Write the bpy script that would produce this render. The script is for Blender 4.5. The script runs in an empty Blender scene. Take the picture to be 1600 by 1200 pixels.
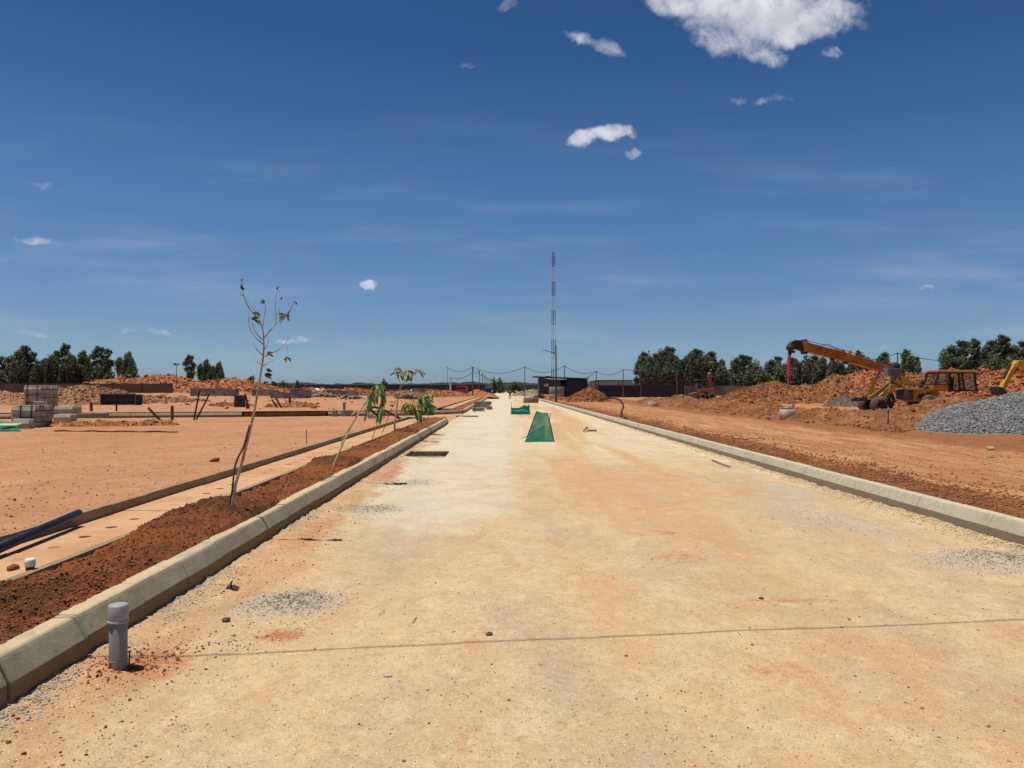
import bpy, bmesh, math, random
import numpy as np
from mathutils import Vector, Matrix
random.seed(7); rng = np.random.default_rng(11)
S = bpy.context.scene
COL = S.collection
F = 1202.0; CX = 785.0; HY = 608.0; CH = 1.65
R = math.radians
def P(px, py, Y):
    """world point at depth Y for a measured spot of the survey photo"""
    return Vector(((px-CX)*Y/F, Y, CH+(HY-py)*Y/F))
def XP(px, Y): return (px-CX)*Y/F

# ---------------------------------------------------------------- noise
def _h(xi, yi, s):
    v = np.sin(xi*127.1+yi*311.7+s*74.7)*43758.5453
    return v-np.floor(v)
def vn(x, y, s=0):
    xi = np.floor(x); yi = np.floor(y); fx = x-xi; fy = y-yi
    fx = fx*fx*(3-2*fx); fy = fy*fy*(3-2*fy)
    a = _h(xi, yi, s); b = _h(xi+1, yi, s); c = _h(xi, yi+1, s); d = _h(xi+1, yi+1, s)
    return (a*(1-fx)+b*fx)*(1-fy)+(c*(1-fx)+d*fx)*fy
def fbm(x, y, o=4, s=0):
    t = 0; a = .5; n = 0
    for k in range(o):
        t = t+a*vn(x, y, s+k*13); n += a; a *= .5; x = x*2.03+17.3; y = y*2.03+9.1
    return t/n
def lump(x, y, o=4, s=0):
    t = 0; a = .5; n = 0
    for k in range(o):
        t = t+a*(1-np.abs(2*vn(x, y, s+k*13)-1))**1.5; n += a; a *= .5; x = x*2.03+17.3; y = y*2.03+9.1
    return t/n
def sst(a, b, x):
    t = np.clip((x-a)/(b-a), 0, 1); return t*t*(3-2*t)

# ---------------------------------------------------------------- materials
MATS = {}
def nm(name):
    m = bpy.data.materials.new(name); m.use_nodes = True
    nt = m.node_tree; nt.nodes.clear()
    out = nt.nodes.new('ShaderNodeOutputMaterial'); b = nt.nodes.new('ShaderNodeBsdfPrincipled')
    nt.links.new(b.outputs[0], out.inputs[0])
    if 'Specular IOR Level' in b.inputs: b.inputs['Specular IOR Level'].default_value = .25
    MATS[name] = m
    return m, nt, b, out
def N(nt, t, **kw):
    n = nt.nodes.new(t)
    for k, v in kw.items():
        if k in n.inputs: n.inputs[k].default_value = v
        else: setattr(n, k, v)
    return n
def L(nt, a, b): nt.links.new(a, b)
def math_(nt, op, a, b=None, clamp=False):
    n = nt.nodes.new('ShaderNodeMath'); n.operation = op; n.use_clamp = clamp
    for i, v in enumerate((a, b)):
        if v is None: continue
        if isinstance(v, (int, float)): n.inputs[i].default_value = v
        else: L(nt, v, n.inputs[i])
    return n.outputs[0]
def mrange(nt, x, a, b, c=0., d=1.):
    n = nt.nodes.new('ShaderNodeMapRange'); n.interpolation_type = 'SMOOTHSTEP'
    L(nt, x, n.inputs[0])
    for i, v in enumerate((a, b, c, d)): n.inputs[i+1].default_value = v
    return n.outputs[0]
def cmix(nt, f, a, b, bt='MIX'):
    n = nt.nodes.new('ShaderNodeMix'); n.data_type = 'RGBA'; n.blend_type = bt
    def s(i, v):
        if isinstance(v, (tuple, list)): n.inputs[i].default_value = (v[0], v[1], v[2], 1)
        elif isinstance(v, (int, float)): n.inputs[i].default_value = v
        else: L(nt, v, n.inputs[i])
    s(0, f); s(6, a); s(7, b)
    return n.outputs[2]
def coords(nt, scale=(1, 1, 1), kind='Object', rot=(0, 0, 0)):
    tc = nt.nodes.new('ShaderNodeTexCoord'); mp = nt.nodes.new('ShaderNodeMapping')
    L(nt, tc.outputs[kind], mp.inputs[0]); mp.inputs['Scale'].default_value = scale; mp.inputs['Rotation'].default_value = rot
    return mp.outputs[0]
def noise(nt, vec, scale, detail=4, rough=.6, dist=0.):
    n = nt.nodes.new('ShaderNodeTexNoise'); L(nt, vec, n.inputs['Vector'])
    n.inputs['Scale'].default_value = scale; n.inputs['Detail'].default_value = detail
    n.inputs['Roughness'].default_value = rough; n.inputs['Distortion'].default_value = dist
    return n.outputs[0]
def bump(nt, h, strength, dist, prev=None):
    n = nt.nodes.new('ShaderNodeBump'); n.inputs['Strength'].default_value = strength; n.inputs['Distance'].default_value = dist
    L(nt, h, n.inputs['Height'])
    if prev: L(nt, prev, n.inputs['Normal'])
    return n.outputs[0]
def sRGB(r, g, b, k=1.0):
    f = lambda c: ((c/255+.055)/1.055)**2.4 if c > 10 else c/255/12.92
    return (f(r)*k, f(g)*k, f(b)*k)
def ground_mat(name, base, layers, attrs=(), bumps=((30, .5, .02), (200, .4, .006)), rough=.95, speck=None):
    """base colour, then noise layers (scale, stretch, rot, lo, hi, amount, colour), then painted masks (attribute, colour, noise scale)"""
    m, nt, b, out = nm(name)
    c = None
    cur = base
    for (sc, st, rt, lo, hi, am, colr) in layers:
        v = coords(nt, st, 'Object', (0, 0, rt))
        f = mrange(nt, noise(nt, v, sc, 6, .62), lo, hi, 0, am)
        cur = cmix(nt, f, cur, colr)
    for (an, colr, sc) in attrs:
        a = N(nt, 'ShaderNodeAttribute', attribute_name=an)
        n2 = noise(nt, coords(nt), sc, 5, .65)
        f = mrange(nt, math_(nt, 'ADD', a.outputs['Fac'], math_(nt, 'MULTIPLY', math_(nt, 'SUBTRACT', n2, .5), 1.1)), .3, .8, 0, 1)
        f = math_(nt, 'MULTIPLY', f, mrange(nt, a.outputs['Fac'], 0, .25, 0, .9))
        cur = cmix(nt, f, cur, colr)
    # mottling over everything: dusty and worn patches, slightly drawn out along the way of travel
    for (sc_, st_, lo_, hi_, am_) in ((.7, (1, .5, 1), .44, .64, .15), (3.2, (1, .7, 1), .48, .66, .16), (13, (1, 1, 1), .5, .66, .2)):
        cur = cmix(nt, mrange(nt, noise(nt, coords(nt, st_, 'Object', (0, 0, .2*sc_)), sc_, 5, .65), lo_, hi_, 0, am_), cur, tuple(x*.52 for x in base))
    cur = cmix(nt, mrange(nt, noise(nt, coords(nt, (1, .8, 1), 'Object', (0, 0, 1)), 4.5, 5, .65), .56, .7, 0, .35), cur, tuple(min(1, x*1.35) for x in base))
    # fine grain
    g = noise(nt, coords(nt), 95, 3, .8)
    cur = cmix(nt, mrange(nt, g, .40, .70, 0, .38), cur, tuple(x*.45 for x in (base if isinstance(base, tuple) else (.3, .2, .1))))
    g2 = noise(nt, coords(nt), 60, 2, .5)
    cur = cmix(nt, mrange(nt, g2, .58, .72, 0, .35), cur, tuple(min(1, x*1.45) for x in base))
    if speck:
        for (sc, lo, hi, colr) in speck:
            vo = N(nt, 'ShaderNodeTexVoronoi'); L(nt, coords(nt), vo.inputs['Vector']); vo.inputs['Scale'].default_value = sc
            sel = N(nt, 'ShaderNodeSeparateColor'); L(nt, vo.outputs['Color'], sel.inputs[0])
            f = math_(nt, 'MULTIPLY', mrange(nt, vo.outputs['Distance'], lo, lo*.6), mrange(nt, sel.outputs[0], hi, hi+.02))
            cur = cmix(nt, f, cur, colr)
    L(nt, cur, b.inputs['Base Color'])
    b.inputs['Roughness'].default_value = rough
    nrm = None
    for sc, st, d in bumps:
        nrm = bump(nt, noise(nt, coords(nt), sc, 4, .65), st, d, nrm)
    L(nt, nrm, b.inputs['Normal'])
    return m
def M(name, c1, c2=None, scale=3, rough=.8, bs=0, bscale=20, bdist=.01, metal=0, stretch=(1, 1, 1), rnd=0, spec=None):
    if name in MATS: return MATS[name]
    m, nt, b, out = nm(name)
    c2 = c2 or tuple(x*.7 for x in c1)
    v = coords(nt, stretch)
    f = mrange(nt, noise(nt, v, scale, 6, .65), .33, .68)
    c = cmix(nt, f, c1, c2)
    c = cmix(nt, mrange(nt, noise(nt, v, scale*9, 3, .6), .45, .75, 0, .3), c, tuple(x*.6 for x in c1))
    if rnd:
        oi = N(nt, 'ShaderNodeObjectInfo'); hsv = N(nt, 'ShaderNodeHueSaturation')
        L(nt, math_(nt, 'ADD', math_(nt, 'MULTIPLY', oi.outputs['Random'], rnd), 1-rnd/2), hsv.inputs['Value'])
        L(nt, math_(nt, 'ADD', math_(nt, 'MULTIPLY', oi.outputs['Random'], .05), .475), hsv.inputs['Hue'])
        L(nt, c, hsv.inputs['Color']); c = hsv.outputs[0]
    L(nt, c, b.inputs['Base Color']); b.inputs['Roughness'].default_value = rough; b.inputs['Metallic'].default_value = metal
    if spec is not None: b.inputs['Specular IOR Level'].default_value = spec
    if bs: L(nt, bump(nt, noise(nt, v, bscale, 4, .6), bs, bdist), b.inputs['Normal'])
    return m

# ---------------------------------------------------------------- mesh helpers
def mesh_np(name, V, Fq, mat, parent=None, smooth=False, attrs=None):
    me = bpy.data.meshes.new(name)
    V = np.asarray(V, dtype=np.float32); Fq = np.asarray(Fq, dtype=np.int32)
    k = Fq.shape[1]
    me.vertices.add(len(V)); me.vertices.foreach_set('co', V.ravel())
    me.loops.add(Fq.size); me.loops.foreach_set('vertex_index', Fq.ravel())
    me.polygons.add(len(Fq)); me.polygons.foreach_set('loop_start', np.arange(len(Fq), dtype=np.int32)*k)
    try: me.polygons.foreach_set('loop_total', np.full(len(Fq), k, dtype=np.int32))
    except Exception: pass
    me.update(calc_edges=True)
    if attrs:
        for an, av in attrs.items():
            a = me.attributes.new(an, 'FLOAT', 'POINT'); a.data.foreach_set('value', np.asarray(av, dtype=np.float32).ravel())
    if smooth: me.polygons.foreach_set('use_smooth', np.ones(len(Fq), dtype=bool))
    me.materials.append(mat)
    o = bpy.data.objects.new(name, me); COL.objects.link(o)
    if parent is not None:
        o.parent = parent; o.location = -Vector(parent.location)
    return o
def grid(name, xs, ys, zf, mat, hole=None, attrs=None, ymap=None, smooth=True):
    X, Y = np.meshgrid(xs, ys)
    if ymap is not None: Y = ymap(X, Y)
    Z = zf(X, Y)
    ny, nx = X.shape
    idx = np.arange(nx*ny).reshape(ny, nx)
    q = np.stack([idx[:-1, :-1], idx[:-1, 1:], idx[1:, 1:], idx[1:, :-1]], -1).reshape(-1, 4)
    if hole:
        cx = (X[:-1, :-1]+X[1:, 1:])/2; cy = (Y[:-1, :-1]+Y[1:, 1:])/2
        k = ~((cx > hole[0]) & (cx < hole[1]) & (cy > hole[2]) & (cy < hole[3])).ravel()
        q = q[k]
    A = {k2: f(X, Y) for k2, f in (attrs or {}).items()}
    return mesh_np(name, np.stack([X, Y, Z], -1).reshape(-1, 3), q, mat, smooth=smooth, attrs=A)
def lines(a, b, n, extra=()):
    v = np.linspace(a, b, n); return np.unique(np.round(np.concatenate([v, np.array(extra)]), 5)) if len(extra) else v
def glines(a, b, n, off=0., extra=()):
    v = np.geomspace(a+off, b+off, n)-off
    return np.unique(np.round(np.concatenate([v, np.array(extra)]), 5)) if len(extra) else v

class MB:
    def __init__(s): s.v = []; s.f = []; s.sm = []
    def add(s, vs, fs, smooth=False):
        n = len(s.v); s.v += [tuple(v) for v in vs]
        for f in fs: s.f.append([i+n for i in f]); s.sm.append(smooth)
        return s
    def box(s, c, d, rz=0, rx=0, ry=0):
        m = Matrix.Rotation(rz, 3, 'Z') @ Matrix.Rotation(ry, 3, 'Y') @ Matrix.Rotation(rx, 3, 'X')
        c = Vector(c)
        vs = [c+m @ Vector((x*d[0]/2, y*d[1]/2, z*d[2]/2)) for x in (-1, 1) for y in (-1, 1) for z in (-1, 1)]
        return s.add(vs, [(0, 1, 3, 2), (4, 6, 7, 5), (0, 4, 5, 1), (2, 3, 7, 6), (0, 2, 6, 4), (1, 5, 7, 3)])
    def tube(s, pts, r, n=8, cap=True):
        pts = [Vector(p) for p in pts]
        rs = r if isinstance(r, (list, tuple)) else [r]*len(pts)
        vs = []; fs = []
        ref = None
        for i, p in enumerate(pts):
            t = (pts[min(i+1, len(pts)-1)]-pts[max(i-1, 0)]).normalized()
            if ref is None: ref = Vector((0, 0, 1)) if abs(t.z) < .9 else Vector((1, 0, 0))
            u = t.cross(ref).normalized(); w = u.cross(t).normalized(); ref = w
            for k in range(n):
                a = 2*math.pi*k/n; vs.append(p+(u*math.cos(a)+w*math.sin(a))*rs[i])
        for i in range(len(pts)-1):
            for k in range(n):
                fs.append((i*n+k, i*n+(k+1) % n, (i+1)*n+(k+1) % n, (i+1)*n+k))
        s.add(vs, fs, True)
        if cap:
            s.add(vs[:n], [tuple(range(n))[::-1]]); s.add(vs[-n:], [tuple(range(n))])
        return s
    def prism(s, poly, y0, y1):
        """poly of (x,z), extruded along y"""
        n = len(poly)
        vs = [(x, y0, z) for x, z in poly]+[(x, y1, z) for x, z in poly]
        fs = [tuple(range(n)), tuple(range(2*n-1, n-1, -1))]
        fs += [(i, i+n, (i+1) % n+n, (i+1) % n) for i in range(n)]
        return s.add(vs, fs)
    def ppx(s, pts, Y0, Y1, Yd=None):
        Yd = Yd or Y0
        return s.prism([(P(a, b, Yd).x, P(a, b, Yd).z) for a, b in pts], Y0, Y1)
    def lathe(s, prof, c, n=32, axis='Z', smooth=True):
        vs = []; fs = []; m = len(prof)
        for k in range(n):
            a = 2*math.pi*k/n; ca, sa = math.cos(a), math.sin(a)
            for r, z in prof:
                if axis == 'Z': q = (r*ca, r*sa, z)
                elif axis == 'Y': q = (r*ca, z, r*sa)
                else: q = (z, r*ca, r*sa)
                vs.append((c[0]+q[0], c[1]+q[1], c[2]+q[2]))
        for k in range(n):
            for i in range(m-1):
                a = k*m+i; b2 = ((k+1) % n)*m+i
                fs.append((a, b2, b2+1, a+1))
        return s.add(vs, fs, smooth)
    def build(s, name, mat, parent=None, bevel=0):
        me = bpy.data.meshes.new(name); me.from_pydata(s.v, [], s.f); me.update()
        me.polygons.foreach_set('use_smooth', s.sm)
        me.materials.append(mat)
        bm = bmesh.new(); bm.from_mesh(me); bmesh.ops.recalc_face_normals(bm, faces=bm.faces); bm.to_mesh(me); bm.free()
        o = bpy.data.objects.new(name, me); COL.objects.link(o)
        if parent is not None:
            o.parent = parent; loc = Vector(parent.location)
            pp = parent.parent
            if pp is not None: loc = Vector((0, 0, 0))
            o.location = -loc
        if bevel:
            md = o.modifiers.new('b', 'BEVEL'); md.width = bevel; md.segments = 2; md.limit_method = 'ANGLE'
        return o
def tag(o, label=None, cat=None, group=None, kind=None):
    if label: o['label'] = label
    if cat: o['category'] = cat
    if group: o['group'] = group
    if kind: o['kind'] = kind
    return o
def struct(o, kind='structure'): o['kind'] = kind; return o
def thing(name, label, cat, loc=(0, 0, 0), group=None):
    o = bpy.data.objects.new(name, None); COL.objects.link(o); o.location = loc; o.empty_display_size = .2
    return tag(o, label, cat, group)
def copy_tree(o, parent=None):
    c = o.copy(); COL.objects.link(c)
    if parent is not None: c.parent = parent
    for ch in [x for x in o.children]: copy_tree(ch, c)
    return c

# rocks
def ico():
    bm = bmesh.new(); bmesh.ops.create_icosphere(bm, subdivisions=1, radius=1)
    V = np.array([v.co[:] for v in bm.verts]); Fc = np.array([[v.index for v in f.verts] for f in bm.faces]); bm.free()
    return V, Fc
def ico2():
    bm = bmesh.new(); bmesh.ops.create_icosphere(bm, subdivisions=2, radius=1)
    V = np.array([v.co[:] for v in bm.verts]); Fc = np.array([[v.index for v in f.verts] for f in bm.faces]); bm.free()
    return V, Fc
IV, IF = ico(); IV2, IF2 = ico2()
def rocks(x, y, z, size, flat=.7, jit=.34, hi=False, sink=.25):
    V0, F0 = (IV2, IF2) if hi else (IV, IF)
    size = np.asarray(size, float)
    if len(size) > 30: size = np.minimum(size, np.median(size)*2.6)*.58
    n = len(x); nv = len(V0)
    sz = np.asarray(size).reshape(n, 1, 1)
    v = V0[None]*(1+rng.uniform(-jit, jit, (n, nv, 1)))
    v = v*rng.uniform(.65, 1.3, (n, 1, 3)); v[:, :, 2] *= flat
    a = rng.uniform(0, 6.28, n); ca = np.cos(a)[:, None]; sa = np.sin(a)[:, None]
    vx = v[:, :, 0]*ca-v[:, :, 1]*sa; vy = v[:, :, 0]*sa+v[:, :, 1]*ca
    t = rng.uniform(-.6, .6, n); ct = np.cos(t)[:, None]; st = np.sin(t)[:, None]
    vz = v[:, :, 2]*ct-vx*st; vx = vx*ct+v[:, :, 2]*st
    v = np.stack([vx, vy, vz], -1)*sz
    v[:, :, 0] += np.asarray(x)[:, None]; v[:, :, 1] += np.asarray(y)[:, None]
    v[:, :, 2] += (np.asarray(z)+np.asarray(size)*flat*(1-sink*2)*.6)[:, None]
    f = F0[None]+(np.arange(n)*nv)[:, None, None]
    return v.reshape(-1, 3), f.reshape(-1, 3)

# ================================================================ camera, light, sky
cam = bpy.data.cameras.new('camera'); co = bpy.data.objects.new('camera', cam); COL.objects.link(co)
co.location = (0, 0, CH); co.rotation_euler = (R(90+.38), 0, R(-.715))
cam.sensor_width = 36; cam.lens = 36*F/1600; cam.clip_end = 20000; cam.clip_start = .05
S.camera = co
S.view_settings.view_transform = 'Standard'; S.view_settings.look = 'None'; S.view_settings.exposure = 0
SUN_EL = 77.0
sl = bpy.data.lights.new('sun', 'SUN'); sl.energy = 4.9; sl.angle = R(.53); sl.color = (1, .94, .84)
so = bpy.data.objects.new('sun', sl); COL.objects.link(so)
sd = Vector((-math.cos(R(SUN_EL)), -.03, math.sin(R(SUN_EL)))).normalized()      # towards the sun: high on the left
so.rotation_euler = sd.to_track_quat('Z', 'Y').to_euler(); so.location = (-20, 0, 60)

W = bpy.data.worlds.new('World'); S.world = W; W.use_nodes = True
nt = W.node_tree; nt.nodes.clear()
wo = nt.nodes.new('ShaderNodeOutputWorld'); bg = nt.nodes.new('ShaderNodeBackground'); L(nt, bg.outputs[0], wo.inputs[0])
sk = nt.nodes.new('ShaderNodeTexSky'); sk.sky_type = 'NISHITA'; sk.sun_disc = False
sk.sun_elevation = R(SUN_EL); sk.sun_rotation = R(-90); sk.altitude = 900; sk.air_density = 1.0; sk.dust_density = 1.2; sk.ozone_density = 2.2
bg.inputs[1].default_value = .09
tc = nt.nodes.new('ShaderNodeTexCoord'); sep = nt.nodes.new('ShaderNodeSeparateXYZ'); L(nt, tc.outputs['Generated'], sep.inputs[0])
dx, dy, dz = sep.outputs[0], sep.outputs[1], sep.outputs[2]
# grade the clear sky with elevation: deep blue overhead, hazy slate blue low down
ramp = nt.nodes.new('ShaderNodeValToRGB'); L(nt, dz, ramp.inputs[0])
cr = ramp.color_ramp
SKYC = [(0.0, (1, 1, 1)), (.1, (1, 1, 1)), (.2, (1, 1, 1)), (.35, (1, 1, 1)), (.5, (1, 1, 1))]
SKYC = [(0.0, (.56, .76, 1.12)), (.04, (.55, .74, 1.02)), (.09, (.53, .69, .90)), (.25, (.45, .665, .90)), (.42, (.25, .476, .73)), (1., (.35, .5, .72))]
while len(cr.elements) < len(SKYC): cr.elements.new(.5)
for e, (p, c) in zip(cr.elements, SKYC): e.position = p; e.color = (*c, 1)
skyc = cmix(nt, 1.0, sk.outputs[0], ramp.outputs[0], 'MULTIPLY')
# clouds: soft puffs at measured directions, in the world's own directions
dyc = math_(nt, 'MAXIMUM', dy, .02)
U = math_(nt, 'DIVIDE', dx, dyc); Vv = math_(nt, 'DIVIDE', dz, dyc)
cv = nt.nodes.new('ShaderNodeCombineXYZ'); L(nt, U, cv.inputs[0]); L(nt, Vv, cv.inputs[1])
wn = nt.nodes.new('ShaderNodeTexNoise'); L(nt, cv.outputs[0], wn.inputs['Vector']); wn.inputs['Scale'].default_value = 14; wn.inputs['Detail'].default_value = 5; wn.inputs['Roughness'].default_value = .6
wsep = nt.nodes.new('ShaderNodeSeparateColor'); L(nt, wn.outputs['Color'], wsep.inputs[0])
U2 = math_(nt, 'ADD', U, math_(nt, 'MULTIPLY', math_(nt, 'SUBTRACT', wsep.outputs[0], .5), .07))
V2 = math_(nt, 'ADD', Vv, math_(nt, 'MULTIPLY', math_(nt, 'SUBTRACT', wsep.outputs[1], .5), .05))
CL = [  # px, py, rx, ry, tilt, density
    (1185, 14, 98, 50, .06, 1.12), (1262, 32, 80, 27, .32, 1.0), (1145, 58, 58, 28, -.25, .82), (1192, 84, 34, 17, -.2, .66), (1072, -4, 46, 24, 0, .85), (1130, 25, 50, 30, 0, .9), (1299, 76, 13, 10, 0, .42), (1335, 28, 26, 8, -.25, .45),
    (905, 56, 26, 11, -.2, .66), (940, 70, 36, 13, -.2, .56), (950, 203, 36, 12, .05, .98), (912, 214, 22, 13, .2, .95), (975, 204, 18, 7, -.25, .7), (989, 231, 14, 7, .25, .6),
    (584, 442, 12, 8, 0, .8), (466, 528, 24, 5, 0, .6), (56, 378, 30, 7, 0, .62), (235, 523, 46, 5, 0, .34), (247, 548, 13, 3, 0, .34),
    (1218, 154, 36, 5, .18, .30), (1155, 155, 12, 7, 0, .22), (1348, 150, 20, 6, -.3, .2), (795, 8, 18, 8, 0, .3), (725, 98, 9, 4, 0, .25),
    (110, 298, 60, 8, -.15, .2), (20, 412, 16, 7, -.3, .24), (1465, 449, 26, 3, 0, .24), (596, 517, 7, 3, 0, .3), (1370, 541, 28, 4, 0, .24), (40, 525, 46, 4, -.1, .22), (15, 507, 16, 3, 0, .25)]
acc = None
for (px, py, rx, ry, tl, den) in CL:
    u0 = (px-CX)/F; v0 = (HY-py)/F; ct, st = math.cos(tl), math.sin(tl)
    du = math_(nt, 'SUBTRACT', U2, u0); dv = math_(nt, 'SUBTRACT', V2, v0)
    a = math_(nt, 'MULTIPLY', math_(nt, 'ADD', math_(nt, 'MULTIPLY', du, ct), math_(nt, 'MULTIPLY', dv, st)), F/rx)
    b = math_(nt, 'MULTIPLY', math_(nt, 'SUBTRACT', math_(nt, 'MULTIPLY', dv, ct), math_(nt, 'MULTIPLY', du, st)), F/ry)
    r2 = math_(nt, 'ADD', math_(nt, 'MULTIPLY', a, a), math_(nt, 'MULTIPLY', b, b))
    m = mrange(nt, r2, 2.3, 0., 0, den)
    acc = m if acc is None else math_(nt, 'MAXIMUM', acc, m)
dn = nt.nodes.new('ShaderNodeTexNoise'); L(nt, cv.outputs[0], dn.inputs['Vector']); dn.inputs['Scale'].default_value = 38; dn.inputs['Detail'].default_value = 8; dn.inputs['Roughness'].default_value = .7; dn.inputs['Distortion'].default_value = .6
dn3 = nt.nodes.new('ShaderNodeTexNoise'); L(nt, cv.outputs[0], dn3.inputs['Vector']); dn3.inputs['Scale'].default_value = 15; dn3.inputs['Detail'].default_value = 3; dn3.inputs['Roughness'].default_value = .5; dn3.inputs['Distortion'].default_value = .8
alpha = math_(nt, 'ADD', acc, math_(nt, 'MULTIPLY', math_(nt, 'SUBTRACT', dn.outputs[0], .5), 1.1))
alpha = math_(nt, 'ADD', alpha, math_(nt, 'MULTIPLY', math_(nt, 'SUBTRACT', dn3.outputs[0], .52), 1.3))
alpha = math_(nt, 'MULTIPLY', mrange(nt, alpha, .10, 1.25, 0, .98), mrange(nt, acc, .02, .25))
alpha = math_(nt, 'MULTIPLY', alpha, mrange(nt, dy, .05, .2))
dn2 = nt.nodes.new('ShaderNodeTexNoise'); L(nt, cv.outputs[0], dn2.inputs['Vector']); dn2.inputs['Scale'].default_value = 20; dn2.inputs['Detail'].default_value = 6
cc = cmix(nt, mrange(nt, dn2.outputs[0], .38, .66), (9.0, 8.9, 9.5), (6.3, 6.6, 7.4))
# faint high veil in long streaks
vm = nt.nodes.new('ShaderNodeMapping'); L(nt, cv.outputs[0], vm.inputs[0]); vm.inputs['Scale'].default_value = (1.3, 9, 1); vm.inputs['Rotation'].default_value = (0, 0, .06)
vn_ = nt.nodes.new('ShaderNodeTexNoise'); L(nt, vm.outputs[0], vn_.inputs['Vector']); vn_.inputs['Scale'].default_value = 2.2; vn_.inputs['Detail'].default_value = 6; vn_.inputs['Roughness'].default_value = .55
veil = math_(nt, 'MULTIPLY', mrange(nt, vn_.outputs[0], .45, .8, 0, .24), mrange(nt, Vv, .42, .1))
skyc = cmix(nt, veil, skyc, (6.2, 6.8, 7.6))
skyc = cmix(nt, alpha, skyc, cc)
L(nt, skyc, bg.inputs[0])

# ================================================================ setting: ground
RX0, RX1 = -2.54, 5.36
def y_near(X): return 38.3+.25*np.clip(X+4.5, -30, 0)
def y_far(X): return 48.4+.25*np.clip(X+4.5, -30, 0)
def zl(X, Y):
    X = np.asarray(X, float); Y = np.asarray(Y, float)
    far = sst(50, 70, Y)
    b = .325+.55*sst(60, 150, Y)*sst(-8, -30, X)
    return b+(fbm(X*.35, Y*.35, 4, 3)-.5)*.05*(1+2*far)+(fbm(X*3, Y*3, 3, 5)-.5)*.018
def zr(X, Y):
    X = np.asarray(X, float); Y = np.asarray(Y, float)
    u = X*.97-Y*.22
    edge = sst(5.5, 6.4, X)
    rut = np.abs(np.sin(u*1.9+fbm(X*.2, Y*.1, 2, 4)*4))
    return .24-.05*edge+edge*((fbm(X*.4, Y*.3, 4, 21)-.5)*.16+(fbm(u*2.2, Y*.35, 3, 9)-.5)*.07)-.055*edge*rut+(lump(X*2.5, Y*2.5, 3, 31)-.4)*.035*(1-.6*edge+sst(9, 12, X)*.6)
def road_z(X, Y):
    X = np.asarray(X, float); Y = np.asarray(Y, float)
    z = (fbm(X*.7, Y*.5, 4, 1)-.5)*.03+(fbm(X*5, Y*5, 3, 2)-.5)*.009
    eL = sst(-2.0, -2.5, X); eR = sst(4.95, 5.3, X)
    z = z+eL*(.02+(lump(X*7, Y*7, 3, 8)-.4)*.035)+eR*(.02+(lump(X*8, Y*6, 3, 18)-.35)*.05)
    for (cx, cy, r, h) in ((-1.62, 5.95, .34, .035), (-1.75, 10.5, .4, .03), (4.75, 7.3, .5, .05), (-2.22, 4.5, .22, .03)):
        d = np.sqrt((X-cx)**2+((Y-cy)*.8)**2)/r
        z = z+h*np.clip(1-d, 0, 1)*(.6+lump(X*14, Y*14, 2, 3))
    return z
def m_orange(X, Y):
    v = fbm(X*.42+3, Y*.14, 4, 41)*1.0+.45*np.exp(-((X-2.0)/1.3)**2)*sst(26, 6, Y)-.42+.35*sst(-1.2, -2.2, X)*sst(16, 5, Y)
    return np.clip(v, 0, 1)
def m_grey(X, Y):
    v = np.zeros_like(X)
    for (cx, cy, rx, ry, a) in ((-1.62, 5.95, .42, .42, 1.1), (-1.75, 10.5, .5, .6, .8), (-1.5, 13.6, .45, .8, .7), (4.75, 7.3, .75, .55, 1.15), (3.9, 10.0, 1.2, 3.2, .62), (-1.0, 26, 1.0, 3.5, .45), (4.7, 12.5, .5, 1.2, .75)):
        v = np.maximum(v, a*np.exp(-((X-cx)/rx)**2-((Y-cy)/ry)**2))
    v = np.maximum(v, .55*sst(-2.3, -2.52, X)*(fbm(X*1, Y*.6, 3, 6)*1.6-.1))
    return np.clip(v, 0, 1.2)
def m_pale(X, Y):
    w = .15+.5*(fbm(Y*.25, X*.3, 3, 15)-.5)+.012*Y
    v = sst(w+.5, w-.5, X)*sst(6.0, 12, Y)*(.65+.6*fbm(X*1.2, Y*.25, 3, 16))
    return np.clip(v*.9*sst(-2.5, -1.9, X)+.25*sst(40, 90, Y), 0, 1)
def m_tan(X, Y):
    v = sst(.3, 1.0, X)*sst(4.9, 4.2, X)*sst(5, 9, Y)*(fbm(X*1.6, Y*.12, 4, 17)*1.5-.25)
    v2 = np.exp(-((X-.55-.3*np.sin(Y*.35))/.5)**2)*sst(12, 6, Y)*.5+np.exp(-((X-2.3)/.35)**2)*sst(14, 6, Y)*.45
    return np.clip(np.maximum(v, v2*(.5+fbm(X*1.5, Y*.5, 3, 19))), 0, 1)
def m_track(X, Y):
    v = np.zeros_like(X)
    for (c0, c1, w, ph, a) in ((.9, .05, .10, 0, .8), (2.55, .05, .10, 0, .75), (-.6, -.02, .09, 1.7, .6), (1.0, -.02, .09, 1.7, .5), (2.9, .10, .11, 3.1, .55), (4.3, .02, .11, 3.1, .5)):
        d = np.abs(X-(c0+c1*Y*.6+.22*np.sin(Y*.16+ph)))
        tread = .55+.45*np.sign(np.sin(Y*38+np.sign(X-c0)*6*d/w))
        v = np.maximum(v, a*sst(w, w*.6, d)*(fbm(X*1.1, Y*.35, 3, 55)*1.5-.2)*(tread*sst(11, 7, Y)+.75*sst(7, 11, Y)))
    return np.clip(v, 0, 1)
def m_verge(X, Y):
    e = -1.95+.35*(fbm(Y*.6, X*0, 3, 33)-.5)*2
    v = sst(e+.15, e-.2, X)*(.05+1.1*fbm(X*3.5, Y*1.8, 4, 34))*sst(34, 26, Y)
    return np.clip(v, 0, 1)
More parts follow.
